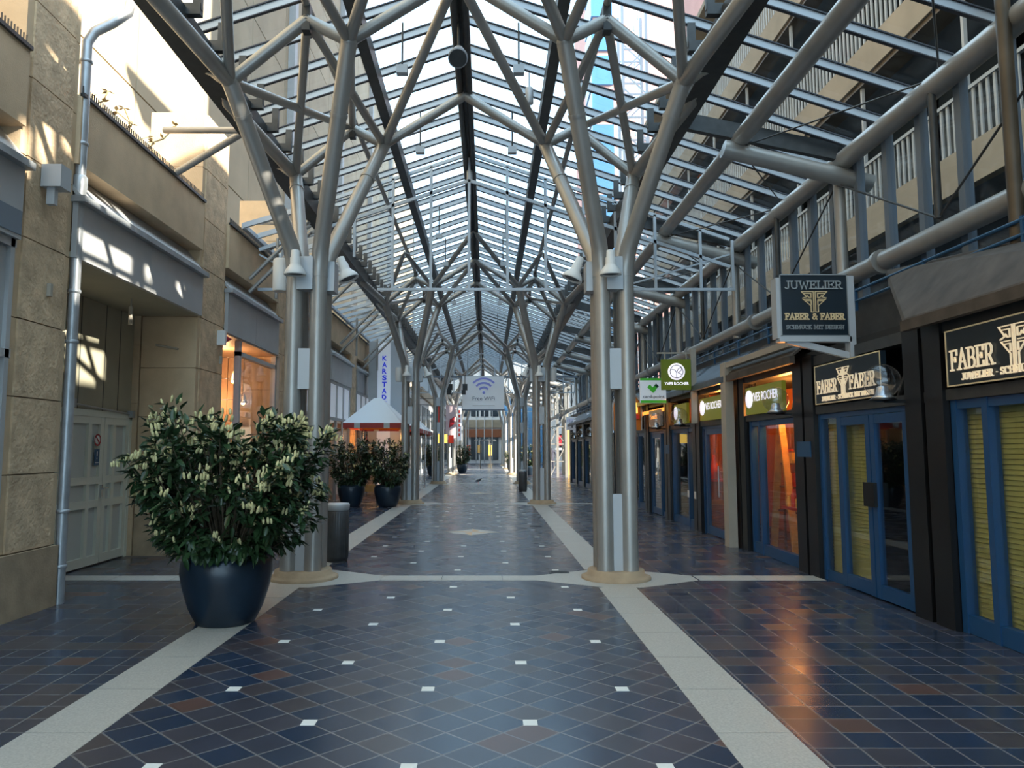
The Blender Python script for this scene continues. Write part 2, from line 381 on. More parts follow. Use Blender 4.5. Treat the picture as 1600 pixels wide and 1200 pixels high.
# ------------------------------------------------------------------ glass roof
RZ=7.35; SL=.34
def rz(u): return RZ-SL*abs(u)
ceil=thing('ceiling','pitched glass roof on grey steel bars and tubes','roof',(AX,9.2,0),kind='structure')
Y0,Y1=-8.,72.
step=12.4/18
for sgn,uo in ((-1,3.02),(1,5.25)):
    MB().poly([(AX,Y0,RZ+.06),(AX+sgn*uo,Y0,rz(uo)+.06),(AX+sgn*uo,Y1,rz(uo)+.06),(AX,Y1,RZ+.06)]).build('glass_panes',M['rglass'],ceil)
    mb=MB(); k=-24
    while 9.2+k*step<Y1:
        y=9.2+k*step
        a=V((AX+sgn*.08,y,rz(.08))); b=V((AX+sgn*uo,y,rz(uo)))
        n=V((sgn*SL,0,1)).normalized()
        mb.bar(a,b,.02,.10,n); mb.bar(a+n*.05,b+n*.05,.06,.014,n,1); mb.bar(a-n*.05,b-n*.05,.045,.012,n,1)
        k+=1
    mb.build('glazing_bars',[M['bar'],M['cap']],ceil)
MB().poly([(AX-3.0,12.6,5.93),(AX-4.02,12.6,5.62),(AX-4.02,Y1,5.62),(AX-3.0,Y1,5.93)]).build('lean_to_panes',M['rglass'],ceil)
mb=MB(); y=12.6
while y<Y1: mb.bar((AX-3.0,y,5.88),(AX-4.02,y,5.57),.05,.09); y+=step
mb.bar((AX-4.0,12.6,5.56),(AX-4.0,Y1,5.56),.08,.08); mb.build('lean_to_bars',M['bar'],ceil)
mb=MB().box(AX-.10,AX+.10,Y0,Y1,7.12,7.33); mb.tube([(AX-.07,Y0,7.03),(AX-.07,Y1,7.03)],.05); mb.tube([(AX+.07,Y0,7.03),(AX+.07,Y1,7.03)],.05)
mb.build('ridge_beam',M['dsteel'],ceil)
for s in (-1,1):
    MB().box(AX+s*1.22-.07,AX+s*1.22+.07,Y0,Y1,6.66,6.88).build('purlin',M['dsteel'],ceil)
    MB().tube([(AX+s*1.7,Y0,6.62),(AX+s*1.7,Y1,6.62)],.045,8).build('purlin',M['steel'],ceil)
    g=MB().box(AX+s*2.9-.13,AX+s*2.9+.13,Y0,Y1,5.86,6.16); k=-20
    while 9.2+k*step<Y1:
        y=9.2+k*step; g.box(min(AX+s*2.62,AX+s*2.9),max(AX+s*2.62,AX+s*2.9),y-.04,y+.04,6.08,6.2); g.bar((AX+s*2.66,y,6.14),(AX+s*2.66,y,6.42),.09,.05); k+=1
    g.build('gutter_beam',M['dsteel'],ceil)
MB().tube([(AX+3.72,Y0,5.72),(AX+3.72,Y1,5.72)],.115,14).build('purlin_tube',M['steel'],ceil)
MB().tube([(AX+5.1,Y0,5.44),(AX+5.1,Y1,5.44)],.125,16).build('eave_tube',M['steel'],ceil)
mb=MB(); yy=Y0
while yy<Y1:
    mb.tube([(AX+5.1,yy,3.85),(AX+5.1,yy+4.05,3.85)],.115,14); mb.tube([(AX+5.1,yy-.02,3.85),(AX+5.1,yy+.05,3.85)],.15,14); yy+=4.133
mb.build('lower_tube',M['steel'],ceil)
k=-3
while 9.35+4.133*k<66:
    y=9.35+4.133*k
    MB().tube([(AX+3.5,y,5.60),(AX+5.45,y,5.12)],.12,14).build('cross_tube',M['steel'],ceil)
    MB().tube([(AX+5.1,y+.15,5.4),(AX+5.1,y+.15,3.7)],.075,12).build('eave_post',M['steel'],ceil)
    c=MB(); c.tube([(AX+3.72,y,5.6),(AX+5.1,y+2.07,5.6)],.011,6); c.tube([(AX+5.1,y+2.07,5.5),(AX+3.72,y+4.13,5.62)],.011,6)
    c.tube([(AX+5.05,y+.1,5.15),(AX+5.05,y-2.0,4.0)],.013,6); c.tube([(AX+5.05,y-2.0,5.4),(AX+5.05,y-2.0,4.)],.04,8); c.tube([(AX+5.05,y-4.0,5.15),(AX+5.05,y-2.0,4.0)],.013,6)
    c.build('tie_rods',M['dsteel'],ceil)
    MB().bar((AX+2.9,y,6.0),(AX+5.0,y,5.55),.09,.22).build('cross_beam',M['dsteel'],ceil)
    k+=1
# left struts from the stone piers to the roof edge
for py in (11.3,15.4,19.6,23.7,27.8):
    s=MB().tube([(-4.45,py-1.3,5.52),(-3.45,py-1.5,6.02)],.05,10); s.tube([(-4.5,py-1.6,6.02),(-3.35,py-1.75,5.95)],.045,10)
    s.tube([(-4.42,py+1.9,4.75),(-3.35,py+1.9,5.85)],.04,8); s.tube([(-4.42,py+1.9,4.5),(-3.3,py+1.9,5.65)],.04,8); s.tube([(-3.95,py+2.,4.4),(-3.95,py+2.,5.55)],.03,8)
    s.build('wall_strut',M['steel'],ceil)
# transverse glazed screens
def screen(y,label):
    t=thing('roof_screen',label,'screen',(AX,y,4.58),'roof screens')
    r=MB().box(AX-1.72,AX+1.72,y-.03,y+.03,4.555,4.605)
    for s in (-1,1):
        r.bar((AX,y,6.68),(AX+s*4.9 if s>0 else AX-3.95,y,6.68-.34*(4.9 if s>0 else 3.95)),.05,.06)
        r.bar((AX,y,7.2),(AX+s*4.9 if s>0 else AX-3.95,y,7.2-.34*(4.9 if s>0 else 3.95)),.05,.06)
        e=4.98 if s>0 else 3.95
        r.box(min(AX+s*2.75,AX+s*e),max(AX+s*2.75,AX+s*e),y-.03,y+.03,4.555,4.605)
    r.build('rail',M['bar'],t)
    for u in (0,.72,1.44,2.16,2.76,3.5,4.35,4.95):
        for s in ((1,-1) if u else (1,)):
            if s<0 and u>4.0: continue
            z0=4.58 if u<1.5 or u>2.5 else 5.2
            MB().box(AX+s*u-.025,AX+s*u+.025,y-.025,y+.025,z0,7.2-.34*u).build('post',M['bar'],t)
    for s in (1,-1):
        u0,u1=(2.76,4.9) if s>0 else (2.76,3.95)
        MB().bar((AX+s*u0,y,4.6),(AX+s*u1,y,5.25),.03,.03).build('brace',M['bar'],t)
    MB().poly([(AX-1.7,y,4.6),(AX+1.7,y,4.6),(AX+1.7,y,7.2-.34*1.7),(AX,y,7.2),(AX-1.7,y,7.2-.34*1.7)]).build('pane',M['rglass'],t)
screen(13.33,'gabled glass screen with thin posts hung across the roof behind the nearest columns')
screen(38.1,'far gabled glass screen hung across the roof in front of the banner')

# ------------------------------------------------------------------ branching columns
ORD=['nearest','second','third','fourth','fifth','sixth']
def tree(s,k):
    cx=AX+s*1.95; cy=COLY[k]; n=14 if k<2 else 8
    t=thing('branching_column','%s branching steel column of four pipes on the %s row'%(ORD[k],'right' if s>0 else 'left'),'column',(cx,cy,0),'branching columns along both sides')
    MB().lathe([(.43,0),(.43,.03),(.40,.035),(.36,.06),(.345,.115),(.33,.12)],(cx,cy,0),28 if k<2 else 16).build('base_ring',M['concd'],t)
    ends={}
    for ix in (-1,1):
        for iy in (-1,1):
            px,py=cx+ix*.15,cy+iy*.15
            inner = ix==-s
            sp=V((cx-s*.73,cy+iy*1.4,6.2)) if inner else V((cx+s*.6,cy+iy*1.4,5.72))
            ends[(inner,iy)]=sp
            a=V((px,py,3.78)); b=V((px,py,4.02)); d=(sp-b).normalized()
            MB().tube([(px,py,.1),(px,py,3.78)],.108,n).build('pipe',M['steel'],t)
            tr=MB().tube([a,b-V((0,0,.12)),b+d*.16,b+d*.5,sp+d*.05],[.113,.112,.106,.102,.095],n)
            tr.tube([b+d*1.75,b+d*1.79],.108,n)
            tr.sphere(sp,.102,12); tr.build('trunk',M['steel'],t)
    def strut(p,q,r0,r1=None,dark=False):
        r1=r1 or r0; p=V(p);q=V(q); m=MB()
        if k<2:
            d=(q-p); L=d.length; d.normalize()
            m.tube([p,p+d*.12,q-d*.22,q-d*.12,q],[r0*.95,r0,r1,r1*.45,r1*.4],n)
        else: m.tube([p,q],r0,n)
        m.build('strut',M['steel'],t)
    for iy in (-1,1):
        yn=cy+iy*1.4; ynear=cy-4.13 if iy<0 else cy-1.4
        I=ends[(True,iy)]; O=ends[(False,iy)]
        mid=lambda y:(AX+s*1.7,y,6.45)
        rid=lambda y:(AX,y,6.98)
        for a,b in ((I,rid(yn)),(I,mid(yn)),(O,mid(yn))):
            MB().tube([a,b],.07,n).build('rafter_tube',M['steel'],t)
        strut(I,rid(ynear),.068,.06); strut(I,mid(ynear),.06,.052); strut(O,mid(ynear),.06,.052)
        strut(O,(AX+s*2.9,ynear+.6,5.9),.09,.085); strut(O,(AX+s*2.9,yn+.1,5.9),.06,.05)
        if iy<0: strut(I,mid(cy+1.4),.06,.052); strut(O,mid(cy+1.4),.06,.052)
        nd=MB(); nd.sphere(mid(yn),.075,10); nd.box(AX+s*1.7-.045,AX+s*1.7+.045,yn-.06,yn+.06,6.30,6.62)
        nd.build('node',M['dsteel'],t)
    # cover panels between the pipes near the ground
    MB().box(cx-.06,cx+.06,cy-.20,cy-.16,.12,1.05).build('cover_plate',M['greyb'],t)
    if k<3:
        MB().box(cx-.075,cx+.075,cy-.22,cy-.12,2.35,2.86).build('cover_plate',M['greyb'],t)
        MB().box(cx-s*.26-.075,cx-s*.26+.075,cy-.1,cy+.16,3.62,4.0).build('junction_box',M['greyb'],t)
        MB().box(cx-.02-.08,cx-.02+.12,cy-.28,cy-.1,3.60,4.02).build('junction_box',M['greyb'],t)
    return t
TR=[]
for k in range(len(COLY)):
    for s in (-1,1): TR.append(tree(s,k))

# bell floodlights on the columns
def bell():
    t=thing('floodlight','','floodlight')
    MB().lathe([(.028,.30),(.05,.29),(.052,.21),(.062,.20),(.064,.12),(.075,.10),(.12,.04),(.135,0),(.135,-.015),(.125,-.015),(.11,.0),(.05,.09)],(0,0,0),20).build('shade',M['white'],t)
    MB().lathe([(.1,0),(.108,.006),(.02,.03)],(0,0,0),16).build('lens',M['dsteel'],t)
    return t
bell0=bell(); used=[0]
def put_bell(x,y,z,ax,label):
    o=bell0 if not used[0] else copy_tree(bell0); used[0]=1
    o.location=(x,y,z); o.rotation_euler=V((0,0,1)).rotation_difference(V(ax).normalized()).to_euler(); o['label']=label; o['group']='bell floodlights on the columns'
for k,w in ((0,'nearest'),(1,'second')):
    cy=COLY[k]
    for s,nm in ((-1,'left'),(1,'right')):
        cx=AX+s*1.95
        put_bell(cx-.08,cy-.42,3.76,(0,-.05,1),'white bell floodlight hanging in front of the %s %s column'%(w,nm))
        put_bell(cx-s*.52,cy-.1,3.78,(s*.42,0,1),'white bell floodlight tilted inward beside the %s %s column'%(w,nm))
for s,nm in ((-1,'left'),(1,'right')):
    for k,w in ((0,'nearest'),(1,'second')):
        if s>0 and k==0: continue
        cx=AX+s*1.95; cy=COLY[k]
        l=MB().lathe([(.095,0),(.105,.02),(.105,.40),(.09,.42)],(cx+s*.36,cy-.05,3.62),20); l.bar((cx+s*.15,cy,3.98),(cx+s*.36,cy-.02,3.98),.03,.03)
        tag(l.build('loudspeaker',M['white']),'white cylinder loudspeaker on the outer side of the %s %s column'%(w,nm),'loudspeaker')
# spots in the roof
def rspot(x,y,z,kind,label):
    t=thing('roof_spotlight',label,'spotlight',(x,y,z),'spotlights under the glass roof')
    if kind=='disc':
        MB().lathe([(.03,.34),(.06,.30),(.10,.12),(.125,.02),(.125,-.01),(.11,-.012)],(x,y,z),20,axis=(0,.55,.6)).build('shade',M['greyb'],t)
        MB().lathe([(.11,-.014),(.1,0.02)],(x,y,z),20,axis=(0,.55,.6)).build('lens',M['dsteel'],t)
        MB().tube([(x,y+.15,z+.2),(x,y+.15,z+.75)],.015,6).build('bracket',M['dsteel'],t)
    elif kind=='cyl':
        MB().lathe([(.055,0),(.058,.01),(.058,.22),(.045,.24)],(x,y,z),16).build('shade',M['greyb'],t)
        MB().tube([(x,y,z+.24),(x,y,rz(x-AX))],.008,6).build('cable',M['dsteel'],t)
    else:
        MB().box(x-.07,x+.07,y-.05,y+.05,z+.05,z+.16).build('shade',M['greyb'],t)
        MB().tube([(x,y,z+.16),(x,y,rz(x-AX))],.012,6).build('bracket',M['dsteel'],t)
rspot(AX-.02,8.6,6.45,'disc','round dish spotlight under the ridge, nearest the camera')
rspot(.6,10.0,6.55,'cyl','small silver cylinder lamp hanging right of the ridge')
rspot(AX,13.6,6.75,'cyl','small silver cylinder lamp hanging straight under the ridge')
n_=0
for y,w in ((8.9,'first'),(11.4,'second'),(16.0,'third'),(18.5,'fourth'),(23.5,'fifth'),(29.0,'sixth')):
    for s,nm in ((-1,'left'),(1,'right')):
        rspot(AX+s*.75,y,6.35 if y<12 else 6.3,'box','grey box floodlight under the %s roof slope, %s from the front'%(nm,w))

# ------------------------------------------------------------------ left side
XL=-4.45
wl=MB(); JZ=[.62,1.36,2.1,2.85,3.65,4.45,5.25,6.05,6.95]
piers=[(6.72,7.62),(11.08,12.18),(15.2,16.3),(19.35,20.45),(23.5,24.6)]
wleft=thing('wall_left','tan split stone piers and concrete parapets of the left facade','wall',(XL,15,0),kind='structure')
for i,(a,b) in enumerate(piers+[(2.5,3.4),(27.6,28.7)]):
    m=MB(); z=0
    top=[z for z in JZ]
    for zz in top:
        g=.006
        if z==0: m.box(XL-.9,XL-.0,a,b,0,zz-g,1)
        else:
            m.box(XL-.9,XL-.03,a+.10,b-.10,z+g,zz-g,0); m.box(XL-.9,XL-.05,a,a+.14,z+g,zz-g,2); m.box(XL-.9,XL-.05,b-.14,b,z+g,zz-g,2)
        z=zz
    m.box(XL-.88,XL-.07,a+.02,b-.02,.1,6.9,1)
    m.build('pier',[M['conc'],M['concd'],M['concs']],wleft)
gaps=[(3.4,6.72),(7.62,11.08),(12.18,15.2),(16.3,19.35),(20.45,23.5),(24.6,27.6)]
for i,(a,b) in enumerate(gaps):
    MB().box(XL-.35,XL+.0,a,b,4.70,5.48).build('parapet',M['concs'],wleft)
    sp=MB().box(XL-.02,XL+.03,a,b,5.46,5.50)
    n=int((b-a)/.045)
    if i<3:
        for q in range(n): sp.box(XL+.0,XL+.012,a+q*.045,a+q*.045+.008,5.5,5.58)
    sp.build('bird_spikes',M['dsteel'],wleft)
    MB().prism([(XL-.30,a,4.70),(XL-.25,a,4.70),(XL+.05,a,4.34),(XL-.0,a,4.34)],(0,b-a,0)).build('sloped_glazing',M['fas'],wleft)
    MB().box(XL-.35,XL+.10,a-.02,b+.03,4.27,4.34).build('ledge',M['zinc'],wleft)
    m=MB(); h=(b-a)/2
    for q in range(2): m.box(XL-.04,XL+.02,a+q*h+.004,a+(q+1)*h-.004,3.66 if i==1 else 3.58,4.27)
    m.build('fascia_panels',M['fas'],wleft)
    MB().box(XL-1.1,XL-.04,a,b,3.66,3.72).build('soffit',M['olive'],wleft)
# recess with the double door
MB().box(-5.60,-5.47,7.62,11.08,2.12,3.7).build('recess_panels',M['olive'],wleft)
m=MB()
for z0,z1 in ((0,.55),(.556,1.45),(1.456,2.3),(2.306,3.2),(3.206,3.66)): m.box(-5.6,XL-.92,11.07,11.2,z0,z1)
m.box(-5.6,-5.3,7.3,7.6,0,3.7); m.build('recess_return',M['concs'],wleft)
ps=MB()
for yy in (9.62,10.25,10.66,8.9,8.2): ps.box(-5.47,-5.466,yy,yy+.012,2.13,3.66)
ps.build('panel_joints',M['dsteel'],wleft)
door=thing('door_1','grey green double door with prohibition sticker in the stone recess','door',(-5.46,9.4,0),kind='structure')
dm=MB().box(-5.56,-5.44,8.0,8.1,0,2.12); dm.box(-5.56,-5.44,11.0,11.07,0,2.12); dm.box(-5.56,-5.44,8.0,11.07,2.05,2.14)
dm.build('door_frame',M['doorp'],door)
for y0,y1 in ((9.36,10.30),(10.31,11.0),(8.1,9.34)):
    lf=MB(); fx0,fx1=-5.52,-5.45
    w=y1-y0; c1=y0+w*.62 if y0<10.3 else y0+w*.40
    lf.box(-5.53,-5.49,y0,y1,.02,2.05,1)
    for a,b in ((y0,y0+.09),(y1-.09,y1),(c1-.04,c1+.04)): lf.box(fx0,fx1,a,b,.02,2.05)
    for z0,z1 in ((.02,.14),(.80,.90),(1.12,1.22),(1.95,2.05)): lf.box(fx0,fx1-.001,y0,y1,z0,z1)
    lf.build('door_leaf',[M['doorp'],M['doori']],door)
h=MB().box(-5.45,-5.42,10.24,10.28,.93,1.1); h.tube([(-5.41,10.26,1.05),(-5.40,10.38,1.06)],.012,8); h.build('door_handle',M['alum'],door)
MB().tube([(-5.42,9.42,2.20),(-5.42,10.98,2.13)],.014,8).box(-5.46,-5.38,9.40,9.46,2.15,2.26).box(-5.46,-5.38,10.95,11.03,2.08,2.18).build('closer_rod',M['zinc'],door)
st=MB().lathe([(.001,.004),(.085,.004),(.085,0)],(-5.452,10.13,1.73),20,0,axis=(1,0,0)); 
st.lathe([(.062,.006),(.086,.006)],(-5.452,10.13,1.73),20,1,axis=(1,0,0),cap=False); st.stroke((-5.444,10.13,1.73),(0,1,0),(0,0,1),[(-.05,.05),(.05,-.05)],.018,.003,1)
st.build('prohibition_sticker',[M['white'],M['dred']],door)
b=MB().box(-5.452,-5.446,10.07,10.19,1.38,1.60); b.box(-5.446,-5.444,10.12,10.14,1.5,1.57,1); b.box(-5.446,-5.444,10.12,10.14,1.465,1.485,1); b.box(-5.446,-5.444,10.085,10.175,1.41,1.42,1)
b.build('blue_sticker',[M['bluep'],M['white']],door)
# shop window between second and third pier
win=thing('window_1','warm lit shop window in a grey frame on the left side','window',(XL,13.6,0),kind='structure')
f=MB()
for y in (12.95,15.13): f.box(XL-.12,XL-.02,y,y+.09,0,3.55)
f.box(XL-.12,XL-.02,12.95,15.2,3.28,3.36); f.box(XL-.12,XL-.02,12.95,15.2,0,.35)
f.build('window_frame',M['fas'],win)
MB().box(XL-.08,XL-.07,13.03,15.13,.35,3.28).build('pane',M['sglass'],win)
m=MB()
for i in range(9):
    for j in range(7): m.box(XL-2.4+i*.27,XL-2.14+i*.27,15.24,15.3,.4+j*.45,.84+j*.45)
m.build('tiled_return',M['tilew'],win)
m=MB().box(XL-2.5,XL-2.4,12.0,15.3,0,3.6); m.box(XL-2.5,XL,12.0,15.3,3.55,3.6)
m.build('display_backdrop',M['tilew'],win)
MB().box(XL-2.5,XL-.95,12.1,12.2,0,3.5).build('side_panel',M['tilew'],win)
def lathe_thing(name,label,cat,prof,c,mt,group=None,n=14):
    return tag(MB().lathe(prof,c,n).build(name,mt),label,cat,group)
for i,(y,z,w) in enumerate(((14.3,2.95,'high near the front'),(14.9,2.55,'lower and farther back'))):
    t=thing('display_lamp','small glowing lamp in the left shop window, '+w,'lamp',(XL-.6,y,z))
    MB().lathe([(.02,.2),(.06,.12),(.09,0)],(XL-.6,y,z),14).build('lamp_shade',M['alum'],t); MB().sphere((XL-.6,y,z),.045,10).build('bulb',M['lampw'],t)
    MB().tube([(XL-.6,y,z+.2),(XL-.6,y,3.56)],.006,6).build('cord',M['dsteel'],t)
for i,(y,x,h,w) in enumerate(((14.0,XL-.8,1.7,'nearer'),(14.7,XL-1.0,1.9,'farther'))):
    t=thing('dress_form','dressed shop dummy in the left window, %s of two'%w,'mannequin',(x,y,.3),'shop dummies')
    MB().lathe([(.16,0),(.16,.02),(.015,.03),(.015,.6)],(x,y,.3),14).build('stand',M['dsteel'],t)
    MB().lathe([(.02,.55),(.2,.6),(.18,.9),(.14,1.1),(.19,1.35),(.20,1.45),(.07,1.52),(.06,1.6),(.001,1.62)],(x,y,.3),16).build('torso',M['rwood'] if i else M['concs'],t)
# further windows of the left side
for i,(a,b) in enumerate(((3.4,6.72),(16.3,19.35),(20.45,23.5),(24.6,27.6))):
    w=thing('window_%d'%(i+2),'grey framed shop window with pale upper panels, left facade, '+['beside the camera','behind the nearest left column','behind the white tent','beside the white pylon'][i],'window',(XL,(a+b)/2,0),kind='structure')
    f=MB()
    for q in range(4): y=a+.02+(b-a-.1)*q/3; f.box(XL-.1,XL-.02,y,y+.06,0,3.58)
    for z in (0,2.45,3.5): f.box(XL-.1,XL-.02,a,b,z,z+.08)
    f.build('window_frame',M['fas'],w)
    MB().box(XL-.08,XL-.06,a+.05,b-.05,2.53,3.5).build('upper_panel',M['signw'] if i else M['fas'],w)
    MB().box(XL-.07,XL-.06,a+.05,b-.05,.08,2.45).build('pane',M['sglass'],w)
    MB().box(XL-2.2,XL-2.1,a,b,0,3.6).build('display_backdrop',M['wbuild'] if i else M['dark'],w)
# downpipe
dp=thing('downpipe','grey zinc downpipe with bend running up the nearest stone pier','pipe',(-4.47,7.70,0))
px,py=-4.47,7.70
MB().tube([(px,py,.0),(px,py,5.95),(px+.0,py,6.12),(px+.05,py+.05,6.28),(px+.2,py+.12,6.42),(px+.34,py+.2,6.6),(px+.36,py+.22,6.8),(px+.36,py+.22,7.3)],.055,14).build('pipe',M['zinc'],dp)
for z in (.38,.95,2.75,3.3,4.95,5.9):
    c=MB(); c.lathe([(.058,-.02),(.066,-.015),(.066,.015),(.058,.02)],(px,py,z),14); c.box(px-.12,px-.04,py-.02,py+.02,z-.015,z+.015); c.build('clamp',M['zinc'],dp)
MB().lathe([(.06,0),(.06,.1),(.075,.22),(.075,.32),(.058,.34)],(px,py,4.25),14).build('socket',M['zinc'],dp)
# small fittings on the left wall
tag(MB().box(XL-.02,XL+.18,7.02,7.2,4.22,4.45).box(XL+.02,XL+.10,7.06,7.12,4.05,4.22).build('wall_box',M['greyb']),'small grey box fixed high on the nearest stone pier','box')
a=thing('alarm_light','small white and red alarm light on the second stone pier','alarm',(XL,11.95,3.4))
MB().box(XL-.03,XL+.10,11.85,11.93,3.32,3.56).build('housing',M['white'],a); MB().prism([(XL+.0,11.94,3.34),(XL+.16,11.94,3.44),(XL+.0,11.94,3.54)],(0,.08,0)).build('lens',M['dred'],a)
tag(MB().tube([(-4.9,9.8,3.66),(-4.9,9.8,3.32)],.012,8).lathe([(.03,0),(.03,.25)],(-4.9,9.8,3.3),10).build('pendant_fitting',M['beige']),'slim pale fitting hanging from the recess soffit','lamp')
for y,z,w in ((7.25,3.15,'nearest'),(12.0,3.02,'second')):
    tag(MB().box(XL-.04,XL+.01,y-.02,y+.02,z,z+.13).build('wall_clip',M['beige']),'tiny pale clip on the face of the %s stone pier'%w,'clip')
tag(MB().tube([(-5.1,11.02,3.2),(-4.75,11.0,3.13)],.018,8).build('light_tube',M['beige']),'short slim light tube on the recess return wall','lamp')
tag(MB().box(-4.95,-4.42,6.3,6.70,3.62,3.85).box(-4.95,-4.42,6.3,6.36,3.1,3.62).build('trim_9',M['mull']),'dark grey shutter housing at the near left pier','housing',kind='structure')
# dry climbing stems above the parapet
vn=thing('climbing_plant','bare sunlit climbing stems above the left parapet','plant',(-5.5,9.3,5.2))
m=MB(); lv=MB()
for i in range(26):
    x=-5.9+random.random()*.8; y=8.0+random.random()*2.9; z=5.4; pts=[(x,y,z)]
    for q in range(5):
        x+=random.uniform(-.18,.18); y+=random.uniform(-.2,.2); z+=random.uniform(.1,.3); pts.append((x,y,z))
        for l in range(3):
            c_=V((x,y,z)); d=V((random.uniform(-1,1),random.uniform(-1,1),random.uniform(-.6,.6))).normalized()*.09; e=d.cross(V((0,0,1))).normalized()*.03
            lv.poly([c_,c_+d*.5+e,c_+d,c_+d*.5-e])
    m.tube(pts,.010,5)
m.build('stems',M['vine'],vn); lv.build('leaves',M['vine'],vn)
# tall building above the left side
b=thing('office_building','tall tan concrete building rising behind the left facade','building',(-7.5,30,0))
m=MB()
for i in range(24):
    for j in range(7): m.box(-9,-7.5,-14+i*3.6+.02,-14+(i+1)*3.6-.02,3.+j*3.1+.02,3.+(j+1)*3.1-.02)
m.build('wall',M['facade'],b)
for y in (17,26,35,44,53):
    MB().box(-7.5,-7.25,y,y+.35,3,24.7).build('pilaster',M['fas'],b)
MB().box(-9,-7.4,-14,72,24.7,25.2).build('roof_edge',M['slabc'],b)
# back wall behind recesses so that no daylight leaks
MB().box(-6.9,-6.8,-6,45,0,5.2).box(-6.9,-5.0,-6,45,5.1,5.2).build('inner_wall',M['concs'],wleft)

# ------------------------------------------------------------------ right side : shops
XR=4.2
wr=thing('wall_right','row of dark framed shop fronts under metal canopies on the right','wall',(XR,20,0),kind='structure')
P=[4.35,6.85,9.47,11.9,14.4,16.75,18.9,21.5,24.0,26.5,29.0,31.5,34.0,36.4]
for i,y in enumerate(P):
    w=.30 if i<3 else .24
    m=MB().box(XR-.07,XR+.14,y-w,y-.03,0,2.8); m.box(XR-.07,XR+.14,y+.03,y+w,0,2.8); m.box(XR-.02,XR+.2,y-.05,y+.05,0,2.75)
    m.build('post',M['black'],wr)
for i,(a,b) in enumerate(zip(P,P[1:])):
    m=MB().box(XR-.04,XR+.1,a,b,2.04,2.14); m.box(XR-.04,XR+.1,a,b,2.66,2.78)
    m.build('transom',M['dsteel'],wr)
    m=MB().bar((XR+.05,a+.3,2.62),(XR+.05,a+.62,2.12),.03,.03); m.bar((XR+.05,b-.3,2.62),(XR+.05,b-.62,2.12),.03,.03); m.build('brace',M['dsteel'],wr)
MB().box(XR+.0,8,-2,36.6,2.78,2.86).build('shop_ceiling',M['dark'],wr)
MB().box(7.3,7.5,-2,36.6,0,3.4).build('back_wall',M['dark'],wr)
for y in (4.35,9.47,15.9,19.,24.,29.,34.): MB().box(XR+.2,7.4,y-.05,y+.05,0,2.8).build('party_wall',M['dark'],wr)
m=MB().box(4.62,4.72,-2,40,2.86,3.45); m.build('upstand',M['dsteel'],wr)
r=MB()
for z in (3.42,3.55): r.tube([(4.55,-2,z),(4.55,40,z)],.018,8)
for q in range(30): r.bar((4.55,-1+q*1.4,3.3),(4.55,-1+q*1.4,3.58),.03,.03)
r.build('blue_rail',M['bluep'],wr)
# canopies
for i,(a,b,mt) in enumerate(((3.9,6.9,'canopy'),(9.4,12.0,'canopy'),(12.1,14.6,'canopyb'),(14.6,17.0,'canopyb'),(17.0,19.4,'canopyb'),(19.5,24.,'canopyb'),(24.2,29.,'canopyb'),(29.2,36.,'canopyb'))):
    A=V((3.98,a,2.80)); B=V((3.98,b-.05,2.80)); 
    if i==0: D=V((4.62,8.25,3.62)); C=V((4.62,a,3.10))
    else: D=V((4.6,b+.5,3.28)); C=V((4.6,a,3.28))
    m=MB().prism([A,B,D,C],V((.02,0,.05))); m.box(3.95,4.02,a,b-.05,2.72,2.82)
    tag(m.build('trim_%d'%(i+1),M[mt]),'sloped metal canopy over the shop fronts, %s from the front'%['first','second','third','fourth','fifth','sixth','seventh','eighth'][i],'canopy',kind='structure')
# clerestory glazing
cl=thing('window_6','tall clerestory glazing with grey mullions above the right shops','window',(4.85,20,3.4),kind='structure')
MB().box(4.90,4.91,Y0,44,3.4,5.55).build('pane',M['rglass'],cl)
k=-9
while 9.25+k*step<44:
    y=9.25+k*step
    m=MB().box(4.86,4.96,y-.022,y+.022,3.4,5.6)
    if y<24: m.box(4.845,4.86,y-.05,y+.05,3.4,5.58)
    m.build('mullion',M['mull'],cl); k+=1
MB().box(4.78,4.98,Y0,44,3.36,3.44).build('sill',M['mull'],cl)
MB().box(4.80,4.98,Y0,44,5.52,5.60).build('head',M['mull'],cl)
tag(MB().tube([(4.62,6.16,3.0),(4.62,6.16,7.4)],.06,12).build('brown_pipe',M['brown']),'dark brown standpipe at the right edge in front of the glazing','pipe')
# shop fronts
wn=[6]; dn=[1]
def shopwin(label,y0,y1,mull=(),blind=None,interior=True):
    wn[0]+=1
    t=thing('window_%d'%wn[0],label,'window',(XR,(y0+y1)/2,0),kind='structure')
    f=MB().box(XR-.0,XR+.08,y0+.003,y1-.003,.003,.16); f.box(XR,XR+.08,y0+.003,y1-.003,1.96,2.037)
    for y in [y0,y1-.07]+[q-.035 for q in mull]: f.box(XR-.01,XR+.09,y,y+.07,0,2.04)
    f.build('window_frame',M['blue'],t)
    MB().box(XR+.05,XR+.06,y0,y1,.16,1.96).build('pane',M['sglass'],t)
    if blind:
        m=MB(); z=.12
        while z<1.95: m.bar((XR+.12,blind[0],z),(XR+.12,blind[1],z),.012,.042,(.35,0,1)); z+=.043
        m.box(XR+.135,XR+.14,blind[0],blind[1],.1,1.98); m.build('roller_blind',M['blind'],t)
    return t
